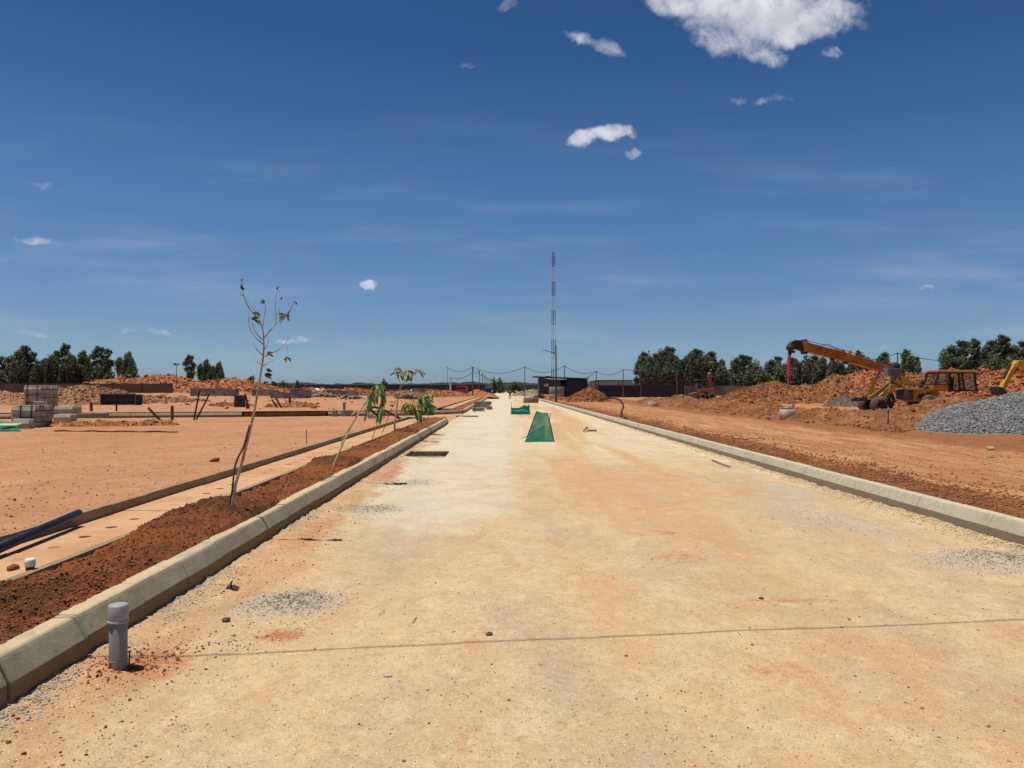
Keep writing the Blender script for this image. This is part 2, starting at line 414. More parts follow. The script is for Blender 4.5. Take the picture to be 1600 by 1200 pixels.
def m_red(X, Y):
    v = np.zeros_like(X)
    for (cx, cy, rx, ry, a) in ((-1.48, 5.2, .22, .2, .8), (1.9, 8.8, .16, .16, .8), (1.75, 7.5, .5, .4, .55), (2.3, 6.0, .6, .12, .6), (3.75, 4.6, .5, .3, .45), (1.6, 4.5, .35, .25, .5), (-2.15, 4.6, .35, .35, .9), (-2.1, 9, .35, 2.0, .6), (-2.2, 15, .35, 3, .6), (.3, 4.6, .5, .5, .35), (3.6, 5.3, .25, .2, .45)):
        v = np.maximum(v, a*np.exp(-((X-cx)/rx)**2-((Y-cy)/ry)**2))
    return np.clip(v, 0, 1.2)
def m_cream(X, Y):
    return np.clip(sst(9, 24, Y)*.75+.3*sst(4.9, 5.15, X)+fbm(X*.8, Y*.3, 3, 77)*.5-.25, 0, 1)

K = .79
c_road = sRGB(225, 191, 147, K)
road_m = ground_mat('road_murram', c_road,
    [(.9, (1, .35, 1), .1, .42, .62, .7, sRGB(200, 176, 146, K)), (2.6, (1, .8, 1), 0, .48, .66, .6, sRGB(230, 206, 166, K)), (6, (1, 1, 1), 0, .52, .7, .45, sRGB(186, 150, 116, K)), (1.6, (1.6, .5, 1), .3, .54, .68, .55, sRGB(208, 156, 114, K)), (18, (1, 1, 1), 0, .52, .66, .4, sRGB(178, 150, 120, K)), (11, (1, 1, 1), .7, .55, .68, .4, sRGB(236, 218, 184, K))],
    [('cream', sRGB(232, 214, 176, K), 1.2), ('tan', sRGB(218, 173, 122, K), 3.0), ('pale', sRGB(226, 216, 186, K*1.03), 1.5), ('track', sRGB(200, 160, 118, K), 30), ('verge', sRGB(200, 156, 114, K), 5), ('orange', sRGB(216, 168, 120, K), 1.6), ('grey', sRGB(200, 188, 164, K), 6), ('red', sRGB(196, 124, 84, K), 9)],
    bumps=((5, .35, .06), (20, .4, .02), (55, .6, .012), (150, .5, .005)), speck=[(30, .14, .88, sRGB(110, 84, 62, .65)), (60, .22, .72, sRGB(130, 102, 76, .65)), (44, .17, .82, sRGB(244, 234, 214, .88)), (90, .25, .7, sRGB(120, 92, 68, .65))])
ys = glines(1.2, 420, 900, 1.0, (18.7, 20.2)); xs = lines(RX0-.05, RX1+.05, 230, (-2.4, -1.39))
HOLE = (-2.40, -1.39, 18.70, 20.20)
road = struct(grid('road', xs, ys, road_z, road_m, hole=HOLE, attrs={'track': m_track, 'pale': m_pale, 'tan': m_tan, 'verge': m_verge, 'orange': m_orange, 'grey': m_grey, 'red': m_red, 'cream': m_cream}))
# side road off to the left
xs2 = -np.geomspace(2.59, 90, 160)[::-1]
def ym_side(X, V): return (y_near(X)-1.0)+(y_far(X)+6.5*sst(-7, -2.6, X)-y_near(X)+2.0)*V
side = struct(grid('side_road', xs2, np.linspace(0, 1, 60), lambda X, Y: (fbm(X, Y, 3, 2)-.5)*.03-.004, ground_mat('side_road_dirt', sRGB(214, 170, 124, K), [(.8, (1, 1, 1), 0, .4, .65, .6, sRGB(200, 140, 96, K))]), ymap=ym_side))

# left field, near and far of the side road
field_m = ground_mat('red_earth_left', sRGB(204, 149, 108, K),
    [(.35, (1, .9, 1), .2, .42, .62, .6, sRGB(188, 128, 88, K)), (1.3, (1, 1, 1), 0, .5, .68, .6, sRGB(216, 168, 128, K)), (4.5, (1, 1.4, 1), 0, .52, .7, .6, sRGB(174, 116, 78, K)), (.12, (1, 1, 1), 0, .5, .62, .4, sRGB(188, 122, 78, K)), (14, (1, 1, 1), 0, .52, .68, .4, sRGB(160, 108, 76, K))],
    bumps=((3, .35, .1), (22, .6, .03), (110, .5, .008)), speck=[(9, .13, .9, sRGB(226, 190, 156, .75)), (14, .14, .86, sRGB(130, 84, 62, .75)), (5, .1, .92, sRGB(112, 72, 52, .75))])
xl = -np.geomspace(4.44, 500, 330)[::-1]
def ym_n(X, V): return -3+(y_near(X)-.16+3)*V**1.0
vs_n = glines(0.0, 1, 300, .12)
struct(grid('field', xl, vs_n, zl, field_m, ymap=ym_n))
def ym_f(X, V): return (y_far(X)+.14)+(900-y_far(X))*V
vs_f = glines(0.0, 1, 260, .01)
xl2 = -np.geomspace(4.44, 900, 330)[::-1]
struct(grid('far_field', xl2, vs_f, zl, field_m, ymap=ym_f))
# right field
rfield_m = ground_mat('red_earth_right', sRGB(194, 134, 86, K),
    [(.9, (1.3, .12, 1), -.22, .44, .60, .85, sRGB(216, 162, 112, K)), (2.0, (1.3, .10, 1), -.22, .5, .64, .8, sRGB(162, 100, 60, K)), (5, (1.3, .08, 1), -.22, .5, .62, .6, sRGB(220, 172, 122, K)), (1.6, (1, 1, 1), 0, .5, .68, .5, sRGB(170, 108, 66, K)), (5, (1, 1, 1), 0, .54, .7, .5, sRGB(146, 90, 54, K))],
    [('dark', sRGB(154, 96, 58, K), 2.5)],
    bumps=((4, .4, .12), (24, .7, .04), (110, .5, .01)), speck=[(9, .12, .93, sRGB(222, 180, 140, .75))])
def m_dark(X, Y): return np.clip(.95*sst(8.0, 5.8, X)+.8*sst(11.0, 13, X)*sst(19, 15, X)+.25*fbm(X*.5, Y*.1, 3, 50), 0, 1)
xr = np.geomspace(5.50, 900, 420); yr = glines(1.5, 900, 560, 6)
struct(grid('dirt_field', xr, yr, zr, rfield_m, attrs={'dark': m_dark}))
# base sheet to the horizon
struct(grid('ground', np.linspace(-9000, 9000, 40), np.linspace(-3000, 12000, 40), lambda X, Y: X*0-.12, M('far_plain', sRGB(176, 130, 98, .6), sRGB(120, 110, 80, .6), .01, .95)))
# far strip of pale road ground beyond the end

# ---------------------------------------------------------------- kerbs
def arc(c, r, a0, a1, n):
    return [(c[0]+r*math.cos(R(a0+(a1-a0)*i/(n-1))), c[1]+r*math.sin(R(a0+(a1-a0)*i/(n-1)))) for i in range(n)]
def resample(path, step):
    pts = [np.array(p, float) for p in path]; out = [pts[0]]; acc = 0
    d = [0]
    for a, b in zip(pts[:-1], pts[1:]): d.append(d[-1]+np.linalg.norm(b-a))
    n = max(1, int(round(d[-1]/step))); d = np.array(d); pts = np.array(pts)
    t = np.linspace(0, d[-1], n+1)
    return np.stack([np.interp(t, d, pts[:, 0]), np.interp(t, d, pts[:, 1])], -1)
def kerb(name, path, mat, prof, step=.75, gap=.006, wob=.004, zs=0):
    """path runs with the road on its right hand; prof is (offset away from road, z)"""
    pts = resample(path, step)
    mb = MB(); n = len(prof)
    for a, b in zip(pts[:-1], pts[1:]):
        t = (b-a)/np.linalg.norm(b-a); nrm = np.array([-t[1], t[0]])
        j = random.uniform(-wob, wob); k = random.uniform(-wob, wob); h = random.uniform(-wob, wob)
        e = .008
        rings = []
        for (s, ins) in ((gap/2, .006), (gap/2+e, 0), (np.linalg.norm(b-a)*.5, 0), (np.linalg.norm(b-a)-gap/2-e, 0), (np.linalg.norm(b-a)-gap/2, .006)):
            w = j+(k-j)*s/step
            cxp = sum(p[0] for p in prof)/n
            ring = []
            for (o, z) in prof:
                o2 = o+(ins if o < cxp else -ins); z2 = z-(ins if z > .1 else 0)
                q = a+t*s+nrm*(o2+w)
                ring.append((q[0], q[1], z2+h+zs))
            rings.append(ring)
        vs = [v for r_ in rings for v in r_]; fs = []
        for i in range(len(rings)-1):
            for m_ in range(n):
                fs.append((i*n+m_, i*n+(m_+1) % n, (i+1)*n+(m_+1) % n, (i+1)*n+m_))
        fs += [tuple(range(n)), tuple(range(len(rings)*n-1, (len(rings)-1)*n-1, -1))]
        mb.add(vs, fs)
    return mb.build(name, mat)
KP = [(0, -.12), (0, .135), (.055, .245), (.066, .262), (.085, .27), (.185, .27), (.185, -.12)]
def concrete(name, c1, c2, cshade, zsplit=None, side=None):
    m, nt, b, out = nm(name)
    v = coords(nt)
    c = cmix(nt, mrange(nt, noise(nt, v, 1.6, 6, .6), .38, .64), c1, c2)
    c = cmix(nt, mrange(nt, noise(nt, v, 14, 5, .7), .46, .74, 0, .55), c, tuple(x*.6 for x in c1)); c = cmix(nt, mrange(nt, noise(nt, v, 4, 6, .7), .55, .66, 0, .4), c, tuple(min(1, x*1.3) for x in c1))
    c = cmix(nt, mrange(nt, noise(nt, v, 160, 2, .6), .56, .72, 0, .35), c, tuple(x*.4 for x in c1))
    sp = N(nt, 'ShaderNodeSeparateXYZ'); L(nt, v, sp.inputs[0])
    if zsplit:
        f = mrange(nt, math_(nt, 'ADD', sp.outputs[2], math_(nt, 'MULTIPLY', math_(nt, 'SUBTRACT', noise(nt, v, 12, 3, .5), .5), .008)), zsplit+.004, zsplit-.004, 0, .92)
        c = cmix(nt, f, c, cshade)  # shade of the upright face below the crease, painted into the colour
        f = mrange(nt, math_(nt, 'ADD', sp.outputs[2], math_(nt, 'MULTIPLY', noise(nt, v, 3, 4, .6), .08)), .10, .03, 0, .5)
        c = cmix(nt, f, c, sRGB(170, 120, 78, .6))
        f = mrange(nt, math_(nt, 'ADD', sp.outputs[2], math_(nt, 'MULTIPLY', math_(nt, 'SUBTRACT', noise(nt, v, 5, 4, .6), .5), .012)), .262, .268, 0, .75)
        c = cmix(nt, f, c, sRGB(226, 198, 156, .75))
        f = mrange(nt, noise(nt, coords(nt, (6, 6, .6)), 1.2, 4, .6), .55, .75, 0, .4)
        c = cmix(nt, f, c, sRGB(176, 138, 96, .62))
    L(nt, c, b.inputs['Base Color']); b.inputs['Roughness'].default_value = .92
    n1 = bump(nt, noise(nt, v, 60, 4, .7), .35, .006); n1 = bump(nt, noise(nt, v, 9, 3, .6), .25, .02, n1)
    L(nt, n1, b.inputs['Normal'])
    return m
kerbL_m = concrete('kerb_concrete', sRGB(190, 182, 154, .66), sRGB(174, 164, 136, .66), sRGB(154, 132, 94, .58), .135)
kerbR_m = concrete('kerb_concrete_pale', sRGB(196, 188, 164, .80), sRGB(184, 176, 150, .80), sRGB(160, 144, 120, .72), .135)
edge_m = concrete('edging_concrete', sRGB(190, 166, 130, .6), sRGB(170, 146, 110, .6), (.2, .2, .2))
# road lies to the right (+x) of this run, so the offset points to -x
def flip(path): return path[::-1]
L1 = [(RX0, y) for y in (-2, 10, 20, 30, 36.2)]+arc((RX0-1.6, 36.2), 1.6, 0, 78, 8)+[(x, float(y_near(x))) for x in (-4.6, -10, -20, -34.5, -60)]
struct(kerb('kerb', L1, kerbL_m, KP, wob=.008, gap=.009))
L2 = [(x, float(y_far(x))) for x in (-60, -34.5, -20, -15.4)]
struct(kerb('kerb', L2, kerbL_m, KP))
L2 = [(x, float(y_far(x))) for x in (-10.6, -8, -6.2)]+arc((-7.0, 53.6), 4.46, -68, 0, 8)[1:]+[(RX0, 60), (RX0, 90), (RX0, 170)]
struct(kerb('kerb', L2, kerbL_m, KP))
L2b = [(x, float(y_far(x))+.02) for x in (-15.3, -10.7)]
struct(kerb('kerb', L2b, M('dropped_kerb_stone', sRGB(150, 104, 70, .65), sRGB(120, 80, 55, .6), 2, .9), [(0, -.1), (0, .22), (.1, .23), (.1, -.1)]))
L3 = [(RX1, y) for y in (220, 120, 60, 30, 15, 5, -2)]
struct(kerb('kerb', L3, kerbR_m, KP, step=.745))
for (ya, yb) in ((-2, 36.6), (55.5, 150)):
    struct(kerb('path_edging', [(-3.50, ya), (-3.50, yb)], edge_m, [(0, 0), (0, .285), (.075, .285), (.075, 0)], step=.9, wob=.006))
    struct(kerb('path_edging', [(-4.385, ya), (-4.385, yb-2)], edge_m, [(0, .1), (0, .355), (.07, .355), (.07, .1)], step=.9, wob=.004))
# path slabs with a row of lifting holes, the shade inside them painted dark
m, nt_, b_, _ = nm('path_slab')
v = coords(nt_); sp = N(nt_, 'ShaderNodeSeparateXYZ'); L(nt_, v, sp.inputs[0])
c = cmix(nt_, mrange(nt_, noise(nt_, v, 1.2, 6, .6), .4, .65), sRGB(226, 180, 136, .68), sRGB(212, 160, 114, .68))
c = cmix(nt_, mrange(nt_, noise(nt_, v, 20, 4, .7), .5, .78, 0, .35), c, sRGB(190, 124, 78, K))
hy = math_(nt_, 'MULTIPLY', math_(nt_, 'SUBTRACT', math_(nt_, 'FRACT', math_(nt_, 'MULTIPLY', math_(nt_, 'SUBTRACT', sp.outputs[1], 6.12), 2.0)), .5), .5)
hx = math_(nt_, 'ADD', sp.outputs[0], 3.97)
hd = math_(nt_, 'SQRT', math_(nt_, 'ADD', math_(nt_, 'MULTIPLY', hx, hx), math_(nt_, 'MULTIPLY', hy, hy)))
hd = math_(nt_, 'ADD', hd, math_(nt_, 'MULTIPLY', math_(nt_, 'SUBTRACT', noise(nt_, v, 18, 2, .5), .5), .03))
hf = mrange(nt_, hd, .062, .05)
deep = mrange(nt_, noise(nt_, v, 1.1, 1, .5), .4, .6, .25, .95)
c = cmix(nt_, math_(nt_, 'MULTIPLY', hf, deep), c, sRGB(110, 64, 36, .5))
L(nt_, c, b_.inputs['Base Color']); b_.inputs['Roughness'].default_value = .95
L(nt_, bump(nt_, hf, -.9, .03, bump(nt_, noise(nt_, v, 40, 5, .7), .4, .01)), b_.inputs['Normal'])
for (ya, yb) in ((-2, 36.4), (55.3, 150)):
    mb = MB(); y = ya+.6 if ya > 0 else 6.62-2.33*4
    while y < yb-.2:
        y2 = min(y+2.33, yb); dz_ = random.uniform(-.004, .004)
        mb.box((-3.98, (y+y2)/2, .20+dz_), (.79, y2-y-.012, .10)); y = y2
    struct(mb.build('path', m, bevel=.006))
# planting strip soil
soil_m = ground_mat('planting_soil', sRGB(176, 106, 60, .72),
    [(1.1, (1, 1, 1), 0, .45, .62, .8, sRGB(132, 84, 50, .6)), (6, (1, 1, 1), 0, .5, .7, .6, sRGB(172, 106, 60, .7)), (22, (1, 1, 1), 0, .5, .68, .5, sRGB(110, 66, 38, .6))],
    [('damp', sRGB(112, 74, 48, .56), 3)], bumps=((14, .7, .05), (60, .9, .02), (200, .7, .006)))
def zs(X, Y):
    X = np.asarray(X, float); Y = np.asarray(Y, float)
    z = .235+(lump(X*4, Y*4, 4, 61)-.45)*.10+(lump(X*16, Y*16, 3, 62)-.45)*.045+(fbm(X*50, Y*50, 2, 63)-.5)*.02
    for (cx, cy, r, h) in ((-3.1, 8.6, .75, .16), (-3.25, 7.6, .5, .1), (-3.15, 14.2, .8, .16), (-3.2, 17.5, .8, .08), (-3.2, 24.5, .9, .12), (-3.3, 4.9, .7, .09), (-3.0, 3.7, .5, .06)):
        d = np.sqrt((X-cx)**2+((Y-cy)*.75)**2)/r
        z = z+h*np.exp(-d*d*1.6)
    z = z-.07*np.exp(-((Y-4.62-.12*(X+3.1))/.05)**2)*sst(-2.85, -3.0, X)
    z = z*sst(-2.66, -2.74, X)*1.0+.235*(1-sst(-2.66, -2.74, X))
    z = np.where(X < -3.44, np.minimum(z, .27), z)
    return z
def m_damp(X, Y):
    v = np.zeros_like(X)
    for (cx, cy, r) in ((-3.2, 4.9, .65), (-3.1, 8.7, .8), (-3.2, 14.3, .8), (-3.2, 25, 1.0)):
        v = np.maximum(v, np.exp(-((X-cx)**2+((Y-cy)*.7)**2)/r**2))
    return v*.9
struct(grid('planting_bed', lines(-3.505, -2.69, 62), glines(1.5, 38, 900, 1), zs, soil_m, attrs={'damp': m_damp}, smooth=False))
struct(grid('planting_bed', lines(-3.505, -2.69, 12), glines(55, 150, 200, 1), zs, soil_m, attrs={'damp': m_damp}))

# ---------------------------------------------------------------- stuff: stones and clods
def stuff(name, V, Fc, mat): o = mesh_np(name, V, Fc, mat); o['kind'] = 'stuff'; return o
def sample_persp(n, x0, x1, y0, y1, pw=1.6):
    u = rng.uniform(0, 1, n); a = 1-pw
    y = (y0**a+u*(y1**a-y0**a))**(1/a)
    return rng.uniform(x0, x1, n), y
stone_m = M('road_pebbles', sRGB(206, 178, 140, .72), sRGB(160, 126, 92, .66), 9, .95)
stone_d = M('dark_pebbles', sRGB(150, 116, 84, .5), sRGB(104, 76, 56, .5), 9, .95)
stone_w = M('pale_grit', sRGB(226, 214, 190, .75), sRGB(186, 174, 152, .72), 9, .95)
clod_m = M('soil_clods', sRGB(170, 104, 60, .74), sRGB(134, 80, 46, .66), 6, .97, .6, 40)
rclod_m = M('red_clods', sRGB(180, 122, 78, .66), sRGB(134, 84, 52, .62), 3, .97, .6, 30)
x, y = sample_persp(9000, -2.3, 5.2, 3.0, 22); s = np.exp(rng.normal(math.log(.0042), .4, len(x)))
V_, F_ = rocks(x, y, road_z(x, y), s); stuff('pebbles', V_, F_, stone_m)
x, y = sample_persp(1600, -2.3, 5.2, 3.0, 20); s = np.exp(rng.normal(math.log(.0048), .45, len(x)))
V_, F_ = rocks(x, y, road_z(x, y), s); stuff('dark_pebbles', V_, F_, stone_d)
# grit heaped along the foot of the left kerb, and the rough haunch along the right one
x, y = sample_persp(9000, 0, 1, 3.0, 30); x = RX0+.01+np.abs(rng.normal(0, .11, len(x))); s = np.exp(rng.normal(math.log(.008), .35, len(x)))
k = fbm(x*2, y*.8, 2, 90) > .42; x, y, s = x[k], y[k], s[k]
V_, F_ = rocks(x, y, road_z(x, y), s); stuff('grit', V_, F_, stone_w)
x, y = sample_persp(16000, 0, 1, 5.5, 45); x = RX1-.005-np.abs(rng.normal(0, .13, len(x))); s = np.exp(rng.normal(math.log(.011), .4, len(x)))
V_, F_ = rocks(x, y, road_z(x, y), s)
stuff('haunch_rubble', V_, F_, M('haunch_grit', sRGB(232, 210, 172, .8), sRGB(214, 186, 146, .76), 7, .97))
x, y = sample_persp(2600, 0, 1, 3.1, 34, 1.4); x = RX0+.02+rng.uniform(0, 1, len(x))**1.3*.9; s = np.exp(rng.normal(math.log(.0062), .5, len(x)))
k = fbm(x*2.5, y*1.1, 3, 91) > .47; x, y, s = x[k], y[k], s[k]
V_, F_ = rocks(x, y, road_z(x, y), s); stuff('verge_chips', V_, F_, M('verge_chip', sRGB(214, 176, 134, .75), sRGB(160, 120, 86, .66), 5, .97))
x, y = sample_persp(700, -1.8, 4.8, 3.1, 9, 1.2); s = np.exp(rng.normal(math.log(.0085), .4, len(x)))
V_, F_ = rocks(x, y, road_z(x, y), s); stuff('coarse_chips', V_, F_, M('coarse_chip', sRGB(226, 206, 176, .75), sRGB(130, 104, 80, .6), 3, .95))
# grey sand heaps on the road
gx = []; gy = []
for (cx, cy, rx, ry, n) in ((-1.62, 5.95, .3, .28, 2600), (-1.75, 10.5, .35, .4, 1200), (4.75, 7.3, .5, .4, 3200), (-1.5, 13.6, .35, .6, 900), (3.9, 9.5, .6, 1.0, 900)):
    gx.append(rng.normal(cx, rx*.62, n)); gy.append(rng.normal(cy, ry*.62, n))
x = np.concatenate(gx); y = np.concatenate(gy); k = x < 5.3; x, y = x[k], y[k]
s = np.exp(rng.normal(math.log(.0065), .35, len(x))); V_, F_ = rocks(x, y, road_z(x, y), s)
stuff('spilled_grit', V_, F_, M('grey_grit', sRGB(196, 186, 164, .7), sRGB(140, 130, 112, .6), 30, .95))
# red crumbs around the standpipe and along the verge
gx = [rng.normal(-2.25, .17, 420), rng.normal(-1.9, .22, 120), rng.uniform(-2.45, -1.7, 700), rng.normal(-1.48, .12, 260)]
gy = [rng.normal(4.6, .18, 420), rng.normal(5.0, .15, 120), rng.uniform(3.2, 20, 700), rng.normal(5.2, .12, 260)]
x = np.concatenate(gx); y = np.concatenate(gy); s = np.exp(rng.normal(math.log(.0085), .5, len(x))); s[-260:] *= .45; k = x > RX0+.02; x, y, s = x[k], y[k], s[k]
V_, F_ = rocks(x, y, road_z(x, y), s); stuff('red_crumbs', V_, F_, M('crumb_earth', sRGB(170, 104, 62, .6), sRGB(120, 72, 42, .55), 9, .97))
# clods over the planting soil
x, y = sample_persp(26000, -3.49, -2.72, 3.2, 38, 1.3); s = np.exp(rng.normal(math.log(.0095), .45, len(x)))
k = ~((x < -3.40) & (rng.uniform(0, 1, len(x)) < .7)); x, y, s = x[k], y[k], s[k]
V_, F_ = rocks(x, y, zs(x, y), s); stuff('soil_clods', V_, F_, clod_m)
# left field bits
x, y = sample_persp(9000, 0, 1, 5, 60, 1.2); x = -4.55-(rng.uniform(0, 1, len(x)))*y*.9; s = np.exp(rng.normal(math.log(.011), .5, len(x)))
k = y < y_near(x)-.3; x, y, s = x[k], y[k], s[k]
V_, F_ = rocks(x, y, zl(x, y), s); stuff('field_stones', V_, F_, M('field_stone', sRGB(214, 168, 130, .7), sRGB(160, 104, 74, .62), 4, .97))
x, y = sample_persp(1500, 0, 1, 6, 40, 1.2); x = -4.6-(rng.uniform(0, 1, len(x)))*y*.9; s = np.exp(rng.normal(math.log(.017), .5, len(x)))
k = (y < y_near(x)-.3) & (fbm(x*.6, y*.6, 3, 70) > .52); x, y, s = x[k], y[k], s[k]
V_, F_ = rocks(x, y, zl(x, y), s); stuff('field_clods', V_, F_, M('field_clod', sRGB(150, 88, 58, .6), sRGB(110, 66, 46, .55), 4, .97))
# right field clods along the kerb and across
x, y = sample_persp(26000, 0, 1, 6.5, 90, 1.35); x = 5.56+np.abs(rng.normal(0, .75, len(x)))*(1+y*.01); s = np.exp(rng.normal(math.log(.02), .5, len(x)))
V_, F_ = rocks(x, y, zr(x, y), s); stuff('verge_clods', V_, F_, rclod_m)
x, y = sample_persp(9000, 0, 1, 9, 90, 1.2); x = 6+rng.uniform(0, 1, len(x))**.9*12; s = np.exp(rng.normal(math.log(.016), .5, len(x)))
V_, F_ = rocks(x, y, zr(x, y), s); stuff('track_stones', V_, F_, M('track_stone', sRGB(208, 146, 98, .68), sRGB(150, 88, 54, .6), 4, .97))

# ---------------------------------------------------------------- earth heaps
def heap(name, pts, mat, zg, res=.25, amp=.35, nsc=.7, label=None, cat='dirt heap', group=None, kind=None, plateau=1.0, seed=0, clods=0, csize=.07, cmat=None, oct_=5, grow=1.0):
    """pts: list of (x, y, height, half width); ridge through the points"""
    pts = [tuple(map(float, p)) for p in pts]
    x0 = min(p[0]-p[3] for p in pts); x1 = max(p[0]+p[3] for p in pts); y0 = min(p[1]-p[3] for p in pts); y1 = max(p[1]+p[3] for p in pts)
    nx = min(420, int((x1-x0)/res)+2); ny = min(420, int((y1-y0)/res)+2)
    def hf(X, Y):
        best = np.full(X.shape, -9.)
        segs = list(zip(pts[:-1], pts[1:])) or [(pts[0], pts[0])]
        for a, b in segs:
            ax, ay, ah, aw = a; bx, by, bh, bw = b
            l2 = (bx-ax)**2+(by-ay)**2+1e-9
            t = np.clip(((X-ax)*(bx-ax)+(Y-ay)*(by-ay))/l2, 0, 1)
            if len(pts) == 1: t = t*0
            d = np.hypot(X-(ax+(bx-ax)*t), Y-(ay+(by-ay)*t)); w = aw+(bw-aw)*t; h = ah+(bh-ah)*t
            d = d*(1+.5*(fbm(X/w*1.3+seed, Y/w*1.3, 3, seed+5)-.5))
            p = np.minimum(1, (1-d/w)*plateau)
            p = np.where(p > 0, p*(1.15-.15*p), p)
            best = np.maximum(best, np.where(p > 0, h*p, p*h*1.5))
        inside = np.clip(best/max(p_[2] for p_ in pts)*3, 0, 1)
        rel = (lump(X*nsc, Y*nsc, oct_, seed+7)-.42)*amp*2+(lump(X*nsc*3.7, Y*nsc*3.7, 3, seed+9)-.42)*amp*.5
        return np.asarray(zg(X, Y))-.06+np.maximum(best, -.5)+rel*inside
    gx = np.linspace(x0, x1, nx); gy = np.linspace(y0, y1, ny)
    X, Y = np.meshgrid(gx, gy); Z = hf(X, Y); G = np.asarray(zg(X, Y))
    idx = np.arange(nx*ny).reshape(ny, nx)
    q = np.stack([idx[:-1, :-1], idx[:-1, 1:], idx[1:, 1:], idx[1:, :-1]], -1).reshape(-1, 4)
    above = (Z > G-.12).ravel(); q = q[above[q].any(1)]
    used = np.unique(q); remap = np.full(nx*ny, -1); remap[used] = np.arange(len(used))
    V = np.stack([X, Y, Z], -1).reshape(-1, 3)[used]; q = remap[q]
    if clods:
        tri = np.concatenate([q[:, [0, 1, 2]], q[:, [0, 2, 3]]])
        cx = rng.uniform(x0, x1, clods*2); cy = rng.uniform(y0, y1, clods*2)
        cz = hf(cx[None], cy[None])[0]; g = np.asarray(zg(cx, cy)); k = cz > g+.02; cx, cy, cz = cx[k][:clods], cy[k][:clods], cz[k][:clods]
        s = np.exp(rng.normal(math.log(csize), .45, len(cx)))
        V2_, F2_ = rocks(cx, cy, cz, s, flat=.85)
        V = np.concatenate([V, V2_]); q = np.concatenate([tri, F2_+len(used)])
    o = mesh_np(name, V, q, mat, smooth=False)
    tag(o, label, cat if label else None, group, kind)
    return o, hf
def earth(name, a, b, c, sc=.8):
    return ground_mat(name, a, [(sc, (1, 1, 1), 0, .42, .60, .9, b), (sc*2.2, (1, 1, 1), 1, .53, .64, .8, tuple(min(1, q*1.35) for q in c)), (sc*9, (1, 1, 1), 0, .5, .62, .5, tuple(q*.6 for q in b)),  (sc*4, (1, 1, 1), 0, .5, .7, .6, c), (sc*.3, (1, 1, 1), 0, .5, .65, .5, c)], bumps=((3, .6, .25), (11, .8, .09), (50, .6, .02)))
e_dark = earth('heap_earth_dark', sRGB(176, 114, 72, .68), sRGB(144, 90, 56, .64), sRGB(200, 146, 100, .66))
e_red = earth('heap_earth_red', sRGB(204, 128, 82, .68), sRGB(166, 98, 60, .66), sRGB(222, 164, 116, .68))
e_tan = earth('heap_earth_tan', sRGB(202, 150, 108, .62), sRGB(180, 118, 78, .62), sRGB(216, 172, 124, .62))
def hp(lst): return [(XP(px, Y), Y, h, w) for px, Y, h, w in lst]
heap('spoil_ridge', [(15.8, 84, .40, 1.8), (15.4, 60, .6, 1.9), (15.0, 42, .5, 1.9), (14.9, 34, .45, 2.0), (15.6, 30, .55, 2.4), (17.2, 32.5, .62, 2.8), (19.0, 34, .92, 3.2), (20.7, 35, 1.05, 3.4), (25, 37, 1.1, 3.6)], e_dark, zr, .14, .26, 1.1, 'long low ridge of dug red soil running beside the dirt track', 'dirt ridge', clods=9000, csize=.05, seed=3)
heap('dirt_mound', hp([(1150, 88, 1.0, 4), (1188, 88, 2.1, 5), (1215, 88, 2.4, 5), (1240, 88, 1.7, 5)]), e_dark, zr, .25, .3, .6, 'dark brown soil mound left of the hanging red cylinder, beside the backhoe', 'dirt mound', 'dirt mounds behind the crane', clods=5000, csize=0.096, seed=11)
heap('dirt_mound', hp([(1245, 82, 1.7, 5), (1290, 82, 2.0, 5), (1308, 80, 3.0, 5), (1330, 80, 2.4, 5)]), e_dark, zr, .25, .45, .6, 'reddish brown soil mound under the middle of the crane boom', 'dirt mound', 'dirt mounds behind the crane', clods=3000, csize=0.104, seed=12)
heap('dirt_mound', hp([(1352, 80, 3.4, 6), (1400, 78, 3.1, 6), (1425, 74, 2.9, 6)]), e_red, zr, .25, .5, .55, 'tall lumpy red soil mound behind the boom foot of the crane', 'dirt mound', 'dirt mounds behind the crane', clods=3500, csize=0.136, seed=13)
heap('dirt_mound', hp([(1440, 72, 2.8, 6), (1510, 66, 2.9, 6), (1580, 62, 2.7, 6), (1680, 60, 2.7, 6)]), e_red, zr, .25, .55, .6, 'long cloddy red soil mound behind the crane cab and the gravel pile', 'dirt mound', 'dirt mounds behind the crane', clods=10000, csize=0.160, seed=14)
heap('dirt_mound', [(10.3, 92, 1.75, 2.9)], e_dark, zr, .12, .22, .9, 'rounded red soil heap in front of the long open shed', 'dirt mound', clods=1500, csize=.08, seed=15)
heap('dirt_mound', [(XP(872, 100), 98, .45, 2.0), (XP(895, 96), 96, .5, 1.6)], e_red, zr, .12, .15, .9, 'low orange soil heap at the foot of the street lamp', 'dirt mound', clods=600, csize=.08, seed=16)
heap('dirt_mound', [(XP(851, 118), 118, .75, 2.2)], e_red, zr, .14, .15, .9, 'small bright orange heap between the flat road ring and the notice hut', 'dirt mound', clods=300, csize=.08, seed=17)
heap('dirt_mound', hp([(1043, 84, .5, 1.8), (1065, 80, .9, 2.2), (1090, 74, .4, 1.8)]), e_dark, zr, .15, .2, .9, 'low dark soil heap in front of the left end of the boundary wall', 'dirt mound', clods=900, csize=.07, seed=18)
o, gravel_h = heap('gravel_pile', [(20.6, 28.6, 1.34, 5.9), (26, 29.5, 1.4, 5.8)], M('crushed_stone', sRGB(164, 162, 158, .62), sRGB(132, 131, 128, .56), 14, .9, .5, 40), zr, .12, .05, 1.2, 'large pile of blue grey crushed stone at the right edge', 'gravel pile', plateau=1.2, seed=20, clods=80000, csize=.04)
